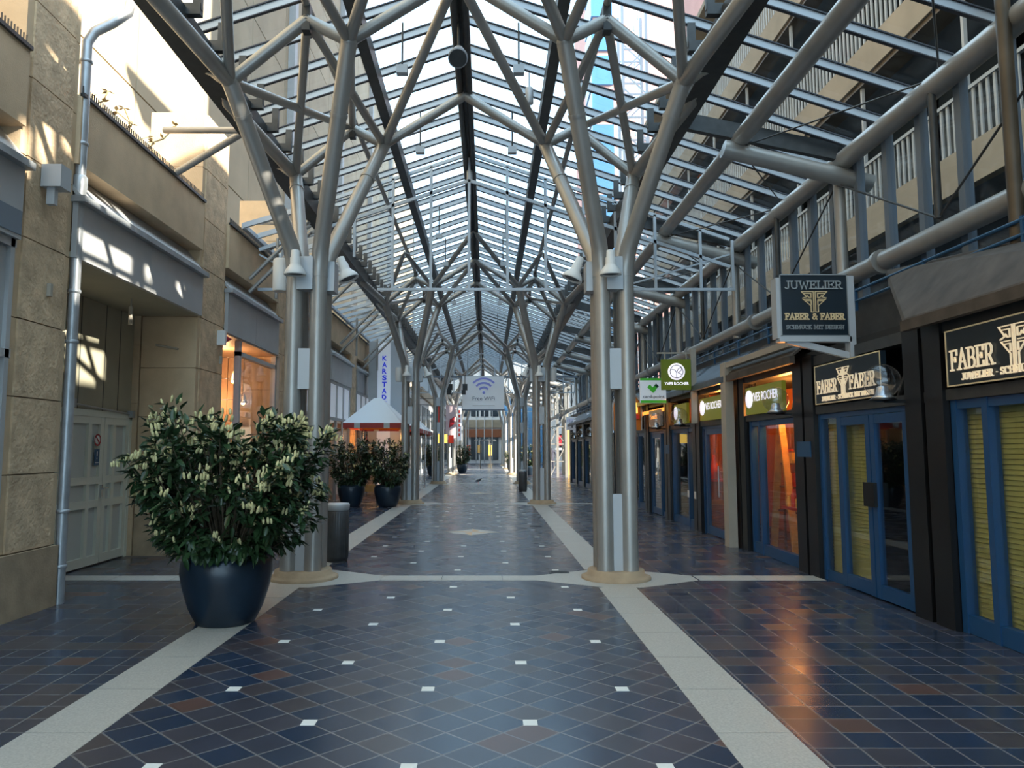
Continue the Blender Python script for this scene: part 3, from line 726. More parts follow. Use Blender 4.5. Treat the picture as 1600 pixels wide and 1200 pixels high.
def shopdoor(label,y0,y1,leaves,side=(),blinds=(),handle=None):
    dn[0]+=1
    t=thing('door_%d'%dn[0],label,'door',(XR,(y0+y1)/2,0),kind='structure')
    f=MB().box(XR-.007,XR+.087,y0+.003,y1-.003,1.983,2.037)
    for y in (y0,y1-.05): f.box(XR-.01,XR+.09,y,y+.05,0,2.04)
    f.build('door_frame',M['blue'],t)
    for a,b in leaves:
        l=MB()
        for y in (a,b-.085): l.box(XR-.02,XR+.05,y,y+.085,.015,1.98)
        l.box(XR-.017,XR+.047,a+.002,b-.002,.018,.16); l.box(XR-.017,XR+.047,a+.002,b-.002,1.88,1.977)
        lo=l.build('door_leaf',M['blue'],t)
        MB().box(XR+.01,XR+.02,a+.08,b-.08,.16,1.88).build('pane',M['sglass'],lo)
    for a,b in side:
        l=MB().box(XR+.003,XR+.057,a+.002,b-.002,.002,.12); l.box(XR,XR+.06,a,a+.04,0,2.0); l.box(XR,XR+.06,b-.04,b,0,2.0); lo=l.build('side_light',M['blue'],t)
        MB().box(XR+.02,XR+.03,a+.03,b-.03,.12,2.0).build('pane',M['sglass'],lo)
    for a,b in blinds:
        m=MB(); z=.12
        while z<1.95: m.bar((XR+.12,a,z),(XR+.12,b,z),.012,.042,(.35,0,1)); z+=.043
        m.box(XR+.135,XR+.14,a,b,.1,1.98); m.build('roller_blind',M['blind'],t)
    if handle=='plate':
        y=leaves[0][1]; MB().box(XR-.06,XR-.02,y-.10,y+.12,.98,1.24).build('door_handle',M['black'],t)
    elif handle:
        MB().tube([(XR-.08,handle,.75),(XR-.08,handle,1.3)],.014,8).bar((XR-.08,handle,.85),(XR,handle,.85),.015,.015).bar((XR-.08,handle,1.2),(XR,handle,1.2),.015,.015).build('door_handle',M['alum'],t)
    return t
shopwin('blue framed jeweller window with olive blinds at the right edge',4.65,6.54,(6.1,5.4),(4.7,6.8))
shopdoor('blue framed jeweller double door with olive blinds and black lock plate',7.16,9.17,((7.22,7.93),(7.95,8.66)),((8.68,9.15),),((8.06,9.42),),'plate')
shopwin('blue framed window with glowing orange display and ladder shelf',9.77,11.6,(11.2,))
shopdoor('blue framed door of the orange lit cosmetics shop',12.2,14.15,((12.62,13.95),),((12.22,12.6),),handle=13.0)
shopwin('dark blue framed window with two small white stickers',14.66,16.5,(15.2,))
shopdoor('dark shop door with long steel bar handle',17.0,18.65,((17.5,18.5),),((17.02,17.48),),handle=17.6)
shopwin('dark window under the arched orange sign',19.15,21.25,(20.2,))
for i,(a,b) in enumerate(zip(P[7:],P[8:])): shopwin('narrow dark shop window far along the right row, %s before the end'%['sixth','fifth','fourth','third','second','last'][i],a+.25,b-.25)
for y,z in ((14.52,.62),(15.0,.62)): tag(MB().box(XR-.078,XR-.072,y-.06,y+.06,z,z+.14).build('sticker',M['white']),'small white sticker low on the '+('dark post' if y<14.8 else 'glass beside the dark post'),'sticker')
for i,(y,w) in enumerate(((9.47,'between jeweller door and orange window'),(16.7,'beside the dark shop door'))):
    tag(MB().box(XR-.085,XR-.071,y-.2,y+.2,1.50,1.70).build('post_plate',M['bluep']),'blank blue plate on the black post '+w,'plate')
wp=MB().box(XR-.24,XR-.10,12.02,12.26,0,3.05)
wp.bar((XR-.17,12.2,3.0),(XR-.17,9.5,3.0),.10,.09); tag(wp.build('beige_post',M['beige']),'tall square beige post standing in front of the shops','post')
# interior of the cosmetics shop
m=MB().box(XR+1.7,XR+1.75,9.52,15.85,0,2.78); m.box(XR+.2,XR+1.7,15.75,15.8,0,2.78,0); m.box(XR+1.2,XR+1.7,12.0,12.9,0,2.3,1); m.box(XR+1.55,XR+1.7,9.6,11.8,0,2.2,1)
m.build('lit_back_panel',[M['warmw'],M['rwood']],wr)
lad=thing('ladder_shelf','orange wooden ladder shelf behind the cosmetics shop window','shelf',(4.8,11.42,0))
for (x,y0,y1) in ((4.62,11.85,11.45),(4.62,11.0,11.39),(5.0,11.85,11.45),(5.0,11.0,11.39)):
    MB().bar((x,y0,.02),(x,y1,1.98),.05,.10,(1,0,0)).build('leg',M['wood'],lad)
for z,w in ((.62,.30),(1.0,.22),(1.36,.14)):
    MB().box(4.65,4.97,11.42-w,11.42+w,z,z+.025).build('board',M['rwood'],lad)
cnt=thing('display_table','low display table with red top in the cosmetics shop window','table',(4.6,10.65,0))
MB().box(4.40,4.75,10.35,10.95,.72,.76).build('table_top',M['prodr'],cnt)
for x in (4.43,4.72):
    for y in (10.38,10.92): MB().box(x-.015,x+.015,y-.015,y+.015,0,.72).build('leg',M['rwood'],cnt)
bx=[(4.8,11.25,.645),(4.8,11.42,.645),(4.8,11.6,.645),(4.78,11.28,1.025),(4.78,11.42,1.025),(4.78,11.56,1.025),(4.78,11.36,1.385),(4.78,11.5,1.385)]
for i,(x,y,z) in enumerate(bx):
    h=random.uniform(.14,.24); w=random.uniform(.04,.06); lv_=['lowest','middle','top'][0 if z<.8 else 1 if z<1.2 else 2]
    o=tag(MB().box(x-.05,x+.05,y-w,y+w,z,z+h).box(x-.045,x+.045,y-w+.008,y+w-.008,z+h,z+h+.02,1).build('gift_box',[M['prodr'] if i%2 else M['prody'],M['rwood']]),
      '%s gift box on the %s board of the ladder shelf, %s'%('red' if i%2 else 'yellow',lv_,['nearest','middle','farthest'][i%3 if i<6 else (0 if i==6 else 2)]),'box','gift boxes in the cosmetics window')
for i,(x,y,z,h) in enumerate(((4.47,10.5,.76,.18),(4.47,10.65,.76,.26),(4.47,10.82,.76,.15),(4.62,10.55,.76,.36),(4.62,10.75,.76,.32))):
    tag(MB().lathe([(.045,0),(.045,h*.7),(.025,h*.76),(.025,h),(.001,h)],(x,y,z),12).build('bottle',M['prodr'] if i%2 else M['prody']),'%s bottle on the red display table, %s'%('red' if i%2 else 'yellow',['front row nearest','front row middle','front row farthest','back row nearest','back row farthest'][i]),'bottle','bottles on the display table')
tag(MB().box(4.48,4.95,14.72,15.3,0,.95,0).box(4.46,5.0,14.68,15.35,.95,.99,1).build('shop_counter',[M['rwood'],M['prodr']]),'wooden counter with red top inside the cosmetics shop door','counter')
tag(MB().lathe([(.05,0),(.14,.02),(.10,.22),(.03,.40),(.03,.5),(.001,.5)],(4.62,14.85,.99),14).build('gift_cone',M['prodr']),'red cone shaped gift on the shop counter','gift')
cv=thing('hanging_cloth','long orange cloth hanging inside the cosmetics shop door','cloth',(4.5,13.55,2.5))
m=MB(); pts=[(4.5+.05*math.sin(i*1.9),13.32+i*.05) for i in range(10)]
for (a,b) in zip(pts,pts[1:]): m.poly([(a[0],a[1],2.4),(b[0],b[1],2.4),(4.5+(b[0]-4.5)*.5,13.55+(b[1]-13.55)*.4,1.0),(4.5+(a[0]-4.5)*.5,13.55+(a[1]-13.55)*.4,1.0)])
m.build('fabric',M['orange'],cv); MB().tube([(4.5,13.3,2.42),(4.5,13.85,2.42)],.012,8).build('rod',M['dsteel'],cv)

# ------------------------------------------------------------------ signs on the shops
SX=(0,-1,0); SZ=(0,0,1)          # reading direction on the right wall
def fascia(name,label,y0,y1,z0,z1,mt,cat='sign',x=XR-.10,edge=None):
    t=thing(name,label,cat,(x,(y0+y1)/2,z0))
    MB().box(x,x+.06,y0,y1,z0,z1).build('board',M[mt],t)
    if edge:
        e=MB(); w=.012
        e.box(x-.006,x,y0,y1,z0,z0+w); e.box(x-.006,x,y0,y1,z1-w,z1); e.box(x-.006,x,y0,y0+w,z0,z1); e.box(x-.006,x,y1-w,y1,z0,z1); e.build('border',M[edge],t)
    return t
x=XR-.115
t=fascia('fascia_sign','black jeweller fascia sign with lit cream lettering over the double door',7.5,9.02,2.15,2.63,'signd',edge='gold')
slab('FABER',(x,8.68,2.28),SX,SZ,.15,.52,.013,M['litcream'],t); slab('FABER',(x,7.86,2.28),SX,SZ,.15,.56,.013,M['litcream'],t)
fflogo((x,8.28,2.24),V(SX),V(SZ),.30,.28,.007,M['litcream'],t)
slab('JUWELIER . SCHMUCK MIT DESIGN',(x,8.22,2.185),SX,SZ,.05,1.2,.006,M['litcream'],t)
t=fascia('fascia_sign','black jeweller fascia sign with lit cream lettering at the right edge',4.75,6.42,2.15,2.65,'signd',edge='gold')
slab('FABER',(x,6.06,2.29),SX,SZ,.17,.56,.015,M['litcream'],t); slab('FABER',(x,5.12,2.29),SX,SZ,.17,.56,.015,M['litcream'],t)
fflogo((x,5.56,2.25),V(SX),V(SZ),.32,.32,.008,M['litcream'],t)
slab('JUWELIER . SCHMUCK MIT DESIGN',(x,5.52,2.195),SX,SZ,.055,1.36,.007,M['litcream'],t)
for (y0,y1,w) in ((10.05,11.47,'over the orange display window'),(12.5,13.95,'over the cosmetics shop door'),(14.9,15.9,'half hidden behind the farther glass globe')):
    t=fascia('fascia_sign','olive green fascia sign with lit white lettering '+w,y0,y1,2.14,2.56,'ygreen')
    MB().lathe([(.001,.012),(.14,.012),(.14,0)],(XR-.10,y1-.16,2.38),20,axis=(-1,0,0)).build('emblem',M['litwhite'],t)
    if y0<14:
        text('YVES ROCHER',(x-.01,(y0+y1)/2-.12,2.33),SX,SZ,.13,M['litwhite'],t,w=1.02,dep=.004)
        text('FRANCE',(x,(y0+y1)/2-.12,2.22),SX,SZ,.035,M['ygreend'],t,w=.3) if False else None
# projecting jeweller sign
t=thing('projecting_sign','square navy jeweller sign on a pale bracket above the double door','sign',(4.1,8.2,2.6))
MB().box(3.34,4.12,8.15,8.25,2.88,3.60).build('board',M['signd'],t)
e=MB(); w=.012
for a in ((3.34,4.12,2.88,2.88+w),(3.34,4.12,3.6-w,3.6),(3.34,3.34+w,2.88,3.6),(4.12-w,4.12,2.88,3.6)): e.box(a[0],a[1],8.140,8.15,a[2],a[3])
e.build('border',M['silver'],t)
bk=MB().box(4.12,4.19,8.14,8.26,2.62,3.58); bk.box(3.30,3.34,8.15,8.30,2.86,3.56); bk.box(3.32,4.14,8.14,8.26,2.82,2.88); bk.bar((3.42,8.2,2.84),(4.15,8.2,2.66),.06,.07)
bk.build('bracket',M['greyb'],t)
EX=(1,0,0); ny=8.137
slab('JUWELIER',(3.73,ny,3.43),EX,SZ,.085,.66,.013,M['silver'],t); slab('FABER & FABER',(3.73,ny,3.075),EX,SZ,.065,.68,.012,M['gold'],t); slab('SCHMUCK MIT DESIGN',(3.73,ny,2.965),EX,SZ,.042,.66,.007,M['silver'],t)
fflogo((3.73,ny,3.16),V(EX),V(SZ),.235,.29,.008,M['gold'],t)
# square green sign
t=thing('projecting_sign','square deep green sign with white round leaf emblem hung over the shops','sign',(3.95,14,2.6))
MB().box(3.38,3.94,13.95,14.05,2.75,3.34).build('board',M['ygreend'],t)
e=MB().lathe([(.001,.01),(.165,.01),(.165,0)],(3.66,13.95,3.10),28,axis=(0,-1,0)); e.build('disc',M['litwhite'],t)
e=MB(); o_=(3.66,13.936,3.10); e.stroke(o_,EX,SZ,arc(0,0,.125,.125,0,360,28),.012,.004)
e.stroke(o_,EX,SZ,[(0,-.12),(.0,-.02),(-.03,.03),(-.11,.05)],.011,.004); e.stroke(o_,EX,SZ,[(0,-.02),(.03,.05),(.09,.09),(.10,.03),(.03,-.02),(.11,-.06)],.011,.004); e.build('emblem',M['dtext'],t)
text('YVES ROCHER',(3.66,13.945,2.84),EX,SZ,.055,M['litwhite'],t,w=.47,bold=.012)
MB().box(3.95,4.05,13.96,14.04,2.1,3.55).bar((3.3,14,3.47),(4.0,14,3.47),.03,.03).bar((3.45,14,3.34),(3.45,14,3.47),.02,.02).bar((3.87,14,3.34),(3.87,14,3.47),.02,.02).build('bracket',M['beige'],t)
# card sign
t=thing('projecting_sign','pale square card shop sign with green bands and check mark','sign',(4.0,16,2.6))
m=MB().box(3.38,3.95,15.96,16.04,2.62,3.17); m.box(3.38,3.95,15.955,15.96,2.62,2.68,1); m.box(3.38,3.95,15.955,15.96,3.12,3.17,1); m.build('board',[M['signw'],M['cgreen']],t)
e=MB(); o=V((3.66,15.952,2.95)); 
e.prism([o+V((-.13,0,.02)),o+V((0,0,-.11)),o+V((.06,0,-.05)),o+V((-.07,0,.08))],(0,-.004,0),0); e.prism([o+V((-.02,0,.0)),o+V((.04,0,-.06)),o+V((.09,0,.0)),o+V((.03,0,.06))],(0,-.004,0),0); e.prism([o+V((.03,0,.06)),o+V((.09,0,.0)),o+V((.13,0,.04)),o+V((.07,0,.10))],(0,-.005,0),1)
e.build('emblem',[M['cgreen'],M['cdark']],t)
text('card-point',(3.67,15.95,2.73),EX,SZ,.065,M['dtext'],t,w=.48)
MB().bar((3.9,16,2.9),(4.25,16,2.9),.04,.04).build('bracket',M['dsteel'],t)
# arched orange food sign
t=thing('arched_sign','orange lit arched snack sign over the right shops','sign',(3.95,19.2,2.1))
m=MB(); pts=[(3.55+.36*math.cos(math.radians(a))+.15,19.2,2.68+.42*math.sin(math.radians(a))) for a in range(0,181,15)]
m.prism([(4.06,19.2,2.1),*pts,(3.34,19.2,2.1)],(0,.08,0)); m.build('board',M['orange'],t)
MB().tube([(4.08,19.18,2.1),*[(q[0]+(.02 if q[0]>3.7 else -.02),19.18,q[2]+.02) for q in pts],(3.32,19.18,2.1)],.025,8).build('border',M['greyb'],t)
MB().prism([(3.42,19.19,2.55),(3.98,19.19,2.55),(3.98,19.19,2.82),(3.7,19.19,2.9),(3.42,19.19,2.82)],(0,-.02,0)).build('lit_panel',M['lampy'],t)
MB().box(3.38,4.02,19.16,19.19,2.40,2.52).build('red_band',M['red'],t)
text('Bäcker',(3.7,19.155,2.43),EX,SZ,.06,M['lampy'],t,w=.4); text('Tafel',(3.7,19.165,2.63),EX,SZ,.11,M['lampo'],t,w=.36)
MB().box(3.5,3.9,19.17,19.19,2.12,2.36).build('menu_panel',M['lampo'],t)
t=fascia('lit_fascia','long orange lit fascia along the snack shop front',16.9,21.2,2.5,2.58,'lampo',x=XR-.08)
t=fascia('box_sign','red and grey lit box sign beside the arched snack sign',17.1,18.3,2.16,2.55,'fas',x=XR-.12)
text('Snack',(XR-.125,17.75,2.34),SX,SZ,.12,M['lampo'],t,w=.7)
# farther projecting signs
t=thing('projecting_sign','grey sign with red bird and black lettering far along the shops','sign',(4.6,34,2.4))
MB().box(4.02,4.64,33.96,34.04,2.38,2.98).build('board',M['signw'],t)
text('CRAZY',(4.33,33.95,2.62),EX,SZ,.09,M['dtext'],t,w=.5,bold=.01)
MB().stroke((4.33,33.95,2.72),EX,SZ,[(-.12,.17),(-.02,.06),(.0,0),(.04,.1),(.12,.15)],.04,.004).stroke((4.33,33.95,2.62),EX,SZ,[(0,0),(-.03,-.08)],.04,.004).build('emblem',M['red'],t)
t=thing('projecting_sign','white square sign just behind the red bird sign','sign',(4.5,36,2.6)); MB().box(3.9,4.55,35.96,36.04,2.55,3.2).build('board',M['signw'],t); text('FEG',(4.1,35.95,2.95),EX,SZ,.12,M['wtext'],t,w=.3)
t=thing('projecting_sign','white and grey stacked sign close to the near right column','sign',(4.4,31,2.9)); MB().box(4.25,4.8,30.96,31.04,2.75,3.15).build('board',M['signw'],t); MB().box(4.25,4.8,30.95,30.96,2.75,2.9).build('stripe',M['bluep'],t)
t=thing('projecting_sign','small lime green sign below the red bird sign','sign',(4.4,37,2.1)); MB().box(4.3,4.6,36.96,37.04,2.12,2.4).build('board',M['cgreen'],t)

# glass globe lamps
def globe():
    t=thing('globe_lamp','','lamp')
    MB().sphere((0,0,.17),.17,24).build('glass_globe',M['clearg'],t)
    MB().lathe([(.10,0),(.105,.012),(.07,.03),(.05,.11),(.045,.12),(.001,.125)],(0,0,.0),20).build('reflector',M['alum'],t)
    MB().lathe([(.001,-.03),(.11,-.03),(.13,-.015),(.11,.0)],(0,0,0),20).build('base',M['black'],t)
    MB().bar((.0,0,-.03),(.215,-.0,-.03),.03,.03).build('arm',M['black'],t)
    return t
g0=globe(); gu=[0]
GLB=[(7.12,'in front of the black jeweller fascia'),(9.78,'in front of the nearest olive green fascia'),(14.72,'before the farther dark window'),(16.75,'before the red lit box sign')]
for y,w in GLB+[(22.5+2.5*i,'far along the shops, %s of five'%q) for i,q in enumerate(('first','second','third','fourth','fifth'))]:
    o=g0 if not gu[0] else copy_tree(g0); gu[0]=1
    o.location=(XR-.30,y,2.10); o['label']='clear glass globe lamp on a black arm '+w; o['group']='globe lamps along the shops'

# ------------------------------------------------------------------ planters
def planter(seed,leaves,blooms,twigs,cf=1.0):
    rnd=random.Random(seed)
    t=thing('laurel_planter','','planter')
    MB().lathe([(.001,0),(.25,0),(.27,.02),(.33,.14),(.385,.32),(.415,.46),(.41,.56),(.385,.61),(.35,.635),(.33,.64),(.315,.62),(.32,.57)],(0,0,0),40).build('pot',M['pot'],t)
    MB().lathe([(.001,.585),(.30,.58),(.33,.57)],(0,0,0),20).build('soil',M['soil'],t)
    tw=MB(); lf=MB(); bl=MB(); tips=[]
    for i in range(twigs):
        a=rnd.uniform(0,2*PI); el=rnd.random()**1.15
        # target on an irregular rounded crown
        rr=cf*(.40+.47*math.sin(PI*min(1,.12+el*.60)))*rnd.uniform(.5,1.12)
        q=V((rr*math.cos(a),rr*math.sin(a)*.9,.72+el*1.24*rnd.uniform(.86,1.06)))
        if el>.85: q.x*=.7+.35*rnd.random(); q.y*=.85
        p=V((q.x*.25,q.y*.25,.58)); mid=(p+q)/2+V((0,0,.12*rnd.random()-.05))
        tw.tube([p,mid,q],[.012,.008,.004],5); tips.append((mid,q))
    nl=leaves//twigs
    for mid,q in tips:
        d0=(q-mid)
        for i in range(nl):
            u=rnd.random()**.42
            c=mid+d0*u+V((rnd.uniform(-.07,.07),rnd.uniform(-.07,.07),rnd.uniform(-.07,.07)))
            out=V((c.x,c.y,(c.z-1.05)*.6)).normalized()
            d=(out*.8+V((rnd.uniform(-1,1),rnd.uniform(-1,1),rnd.uniform(-.9,.6)))).normalized()
            L=rnd.uniform(.085,.15); W=L*rnd.uniform(.32,.42)
            s_=d.cross(V((rnd.uniform(-.5,.5),rnd.uniform(-.5,.5),1))).normalized(); n_=s_.cross(d)
            dr=-n_*L*.12
            v=[c,c+d*L*.35+s_*W*.5+n_*.01,c+d*L*.72+s_*W*.42+dr*.4,c+d*L+dr,c+d*L*.72-s_*W*.42+dr*.4,c+d*L*.35-s_*W*.5+n_*.01,c+d*L*.35-n_*.006,c+d*L*.72+dr*.4-n_*.006]
            lf.add(v,[(0,1,6),(1,2,7,6),(2,3,7),(3,4,7),(4,5,6,7),(5,0,6)],0,True)
    for i in range(blooms):
        mid,q=tips[i%twigs] if i<twigs else rnd.choice(tips)
        if q.z<.95 and rnd.random()<.6: continue
        b_=q+V((rnd.uniform(-.09,.09),rnd.uniform(-.09,.09),rnd.uniform(-.08,.05)))
        d=V((rnd.uniform(-.4,.4),rnd.uniform(-.4,.4),1)).normalized()
        for jj in range(rnd.choice((1,2,3,4))):
            b2=b_+V((rnd.uniform(-.04,.04),rnd.uniform(-.04,.04),0)); hh=rnd.uniform(.04,.075)
            bl.tube([b2,b2+d*hh*.3,b2+d*hh*.8,b2+d*hh],[.007,.013,.011,.004],6)
    tw.build('branches',M['twig'],t); lf.build('foliage',M['leaf'],t); bl.build('blossoms',M['bloom'],t)
    return t
pa=planter(3,6000,560,170); pb=planter(5,2600,90,100,.8)
pa.location=(-2.44,6.9,0); pa.rotation_euler.z=.4
pa['label']='large laurel shrub with cream blossoms in a dark blue pot, nearest the camera'; pa['group']='potted laurels'
PL=[(-3.85,20.6,'beside the tent, left of two'),(-2.80,20.45,'beside the second left column'),(-3.3,44.0,'far left, before the red banner'),(-1.75,50.0,'far left, beside the fifth column'),(1.75,52.5,'far right of the mall, nearer of two'),(2.6,44.5,'far right, behind the third column')]
for i,(x_,y_,w) in enumerate(PL):
    o=pb if i==0 else copy_tree(pb)
    o.location=(x_,y_,0); o.rotation_euler.z=i*1.3; o.scale=(.92,.92,.95); o['label']='dark potted laurel '+w; o['group']='potted laurels'
    if i==4: o.scale=(.85,.85,.8)

# ------------------------------------------------------------------ bins, bird, tents
def binn():
    t=thing('litter_bin','','bin')
    MB().lathe([(.145,0),(.145,.04),(.16,.05),(.16,.72),(.15,.725)],(0,0,0),28).build('body',M['bin'],t)
    MB().lathe([(.15,.725),(.165,.735),(.17,.80),(.16,.825),(.001,.83)],(0,0,0),28).build('lid',M['greyb'],t)
    m=MB()
    for k in range(28):
        a=2*PI*k/28; m.bar((.158*math.cos(a),.158*math.sin(a),.07),(.158*math.cos(a),.158*math.sin(a),.70),.008,.008)
    m.build('ribs',M['dsteel'],t)
    return t
b0=binn(); b0.location=(-2.16,10.55,0); b0['label']='dark cylindrical litter bin behind the nearest left column'; b0['group']='litter bins'
b1=copy_tree(b0); b1.location=(1.34,27.8,0); b1['label']='dark litter bin standing far off on the right band'; b1['group']='litter bins'
bd=thing('pigeon','small dark pigeon standing on the paving far up the mall','bird',(-.45,33.6,0))
MB().tube([(-.58,33.6,.13),(-.5,33.6,.15),(-.4,33.6,.17),(-.33,33.6,.22),(-.30,33.6,.26),(-.27,33.6,.255)],[.012,.05,.06,.035,.028,.006],10).build('body',M['bird'],bd)
for dy in (-.025,.025): MB().tube([(-.44,33.6+dy,.12),(-.43,33.6+dy,.0)],.006,6).build('leg',M['red'],bd)
def tent(y0,y1,label):
    x0,x1=-4.42,-2.62; xm=(x0+x1)/2-.1; ym=(y0+y1)/2
    t=thing('market_tent',label,'tent',(xm,ym,0),'white market tents')
    e=[(x0,y0,2.40),(x1,y0,2.40),(x1,y1,2.40),(x0,y1,2.40)]; r=.12; c=[(xm-r,ym-r,3.28),(xm+r,ym-r,3.28),(xm+r,ym+r,3.28),(xm-r,ym+r,3.28)]
    m=MB()
    for i in range(4):
        j=(i+1)%4; m.poly([e[i],e[j],c[j],c[i]])
    m.poly(c); o=m.build('canopy',M['tent'],t)
    v=MB()
    for i in range(4):
        j=(i+1)%4; a=V(e[i]); b_=V(e[j]); n=10
        for q in range(n):
            p0=a+(b_-a)*q/n; p1=a+(b_-a)*(q+1)/n; mi=1 if q in (2,7) else 0
            v.prism([p0,p1,p1-V((0,0,.16)),p0-V((0,0,.16))],(0,.008,0) if i%2==0 else (.008,0,0),mi)
    v.build('valance',[M['valr'],M['valw']],t)
    u=MB()
    for i in range(4):
        j=(i+1)%4; u.poly([V(e[j])-V((0,0,.1)),V(e[i])-V((0,0,.1)),V(c[i])-V((0,0,.12)),V(c[j])-V((0,0,.12))])
    u.build('lining',M['orange'],t)
    for p in e: MB().tube([(p[0],p[1],0),(p[0],p[1],2.4)],.025,8).build('pole',M['alum'],t)
    return t
tent(22.0,25.8,'white market tent with red valance behind the potted laurels, nearest of three')
tent(26.7,30.4,'white market tent with red valance, middle of three')
tent(30.6,34.3,'white market tent with red valance, farthest of three')
tag(MB().box(-4.3,-3.2,21.6,21.75,.35,.55,0).box(-4.25,-4.2,21.6,21.75,0,.35,1).box(-3.3,-3.25,21.6,21.75,0,.35,1).build('bench',[M['wood'],M['dsteel']]),'low wooden bench in front of the nearest tent','bench')

# ------------------------------------------------------------------ big letter pylon, banner
t=thing('letter_pylon','white pylon with tall blue vertical lettering beside the left facade','sign',(-3.7,26,0))
MB().box(-3.98,-3.52,26.0,26.5,0,5.45).build('board',M['signw'],t)
MB().box(-4.3,-3.98,26.02,26.5,0,5.5).build('side_panel',M['fas'],t); MB().box(-3.52,-3.1,26.05,26.5,0,5.5).build('edge_panel',M['bar'],t)
for i,c_ in enumerate('KARSTADT'): text(c_,(-3.73,25.99,4.80-i*.236),EX,SZ,.165,M['kblue'],t,w=.16,bold=.03,dep=.02)
t=thing('wifi_banner','white hanging banner with violet wireless symbol and grey lettering','banner',(-.22,36,3.57),)
MB().poly([(-1.27,36,3.57),(.83,36,3.57),(.83,36,5.24),(-1.27,36,5.24)]).build('cloth',M['cloth'],t)
e=MB()
for r in (.26,.48,.70): e.stroke((-.2,35.955,4.42),EX,SZ,arc(0,0,r,r,46,134,12),.095,.01)
e.lathe([(.001,.01),(.07,.01),(.07,0)],(-.2,35.96,4.42),16,axis=(0,-1,0)); e.build('emblem',M['wtext'],t)
text('Free WiFi',(-.2,35.955,4.03),EX,SZ,.19,M['wgrey'],t,w=1.1); MB().box(-.75,.35,35.955,35.965,3.76,3.775).build('small_print',M['beige'],t)
MB().box(-1.3,.86,35.95,36.05,3.52,3.58).build('bottom_rail',M['mull'],t); MB().tube([(-1.0,36,5.24),(-1.0,36,6.9)],.01,6).tube([(.6,36,5.24),(.6,36,6.9)],.01,6).build('cables',M['dsteel'],t)
m=MB().box(-3.4,4.7,37.0,37.1,5.26,5.36); m.build('hanging_beam',M['mull'],ceil)
for x_,w in ((-1.85,'left of the banner'),(-1.12,'in front of the banner')):
    tt=thing('stage_light','small dark stage light hanging '+w,'spotlight',(x_,35.5,4.3))
    MB().box(x_-.12,x_+.12,35.4,35.6,4.5,4.8).box(x_-.16,x_+.04,35.35,35.6,4.28,4.5).build('housing',M['dsteel'],tt); MB().tube([(x_,35.5,4.8),(x_,35.5,5.25)],.02,6).build('pole',M['dsteel'],tt)

# ------------------------------------------------------------------ terraced building on the right
rb=thing('terrace_building','terraced concrete building with pale railings above the right shops','building',(8,14,0))
XT=7.5
for k in range(4):
    z=6.0+3.3*k; ya,yb=(-22. if k==0 else 6.0),35-.8*k
    if k<3:
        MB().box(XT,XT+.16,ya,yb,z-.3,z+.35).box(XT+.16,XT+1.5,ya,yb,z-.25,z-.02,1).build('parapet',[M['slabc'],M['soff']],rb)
        r=MB(); y=ya
        while y<yb:
            r.box(XT+.06,XT+.09,y,y+.05,z+.35,z+1.25)
            y+=.16
        r.box(XT+.04,XT+.11,ya,yb,z+1.22,z+1.28); r.build('railing',M['rail'],rb)
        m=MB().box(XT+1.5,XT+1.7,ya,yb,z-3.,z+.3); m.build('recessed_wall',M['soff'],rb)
        w=MB(); y=ya+.8
        while y<yb-2.4 and k<2: w.box(XT+1.46,XT+1.5,y,y+2.0,z+.3,z+2.6); y+=2.75
        w.box(XT+1.5,XT+1.7,ya,yb,z+.3,z+3.05 if k<2 else z+.32,1)
        w.build('windows',[M['win'],M['soff']],rb)
        q=MB(); y=ya+2
        while y<yb-.1: q.box(XT+.1,XT+.16,y,y+.06,z+.35,z+3.05); y+=3.1
        q.build('balcony_posts',M['rail'],rb)
        MB().box(XT+.05,XT+.45,ya,yb,z+2.9,z+3.02).build('slab_edge',M['brown'],rb)
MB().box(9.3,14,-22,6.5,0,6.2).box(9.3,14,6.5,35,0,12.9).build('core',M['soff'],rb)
# unseen screen wall, added with openings that shape the left side's sun patches
sun_slots=[(.40,1.60,9.68,11.2),(1.70,2.45,9.40,10.22),(-.35,-.05,11.0,11.6),(.05,.3,11.3,11.75),(-.3,.25,11.95,12.25),(-.65,-.42,10.6,11.3),(1.9,2.15,10.3,10.6),(2.4,2.6,10.5,10.8),(2.85,3.15,10.25,10.65),(-1.25,-.9,11.5,12.0),(4.75,4.97,7.6,8.7)]
ycuts=sorted({-40,6.6,*[h[0] for h in sun_slots],*[h[1] for h in sun_slots]}); zcuts=sorted({6.2,12.9,*[h[2] for h in sun_slots],*[h[3] for h in sun_slots]})
m=MB()
for a,b in zip(ycuts,ycuts[1:]):
    for c,d in zip(zcuts,zcuts[1:]):
        ym,zm=(a+b)/2,(c+d)/2
        if not any(h[0]<ym<h[1] and h[2]<zm<h[3] for h in sun_slots): m.box(8.55,8.7,a,b,c,d)
m.build('sun_mask_wall',M['slabc'],rb)
MB().box(12.5,14,7.5,44,12.9,42).build('shade_block',M['pinkb'],rb)  # added mass, mostly out of view, keeps sun off the left office facade
MB().box(7.5,9.0,6,34,16.9,17.1).box(8.55,8.7,6.6,34,12.6,16.9).build('roof_slab',M['slabc'],rb)

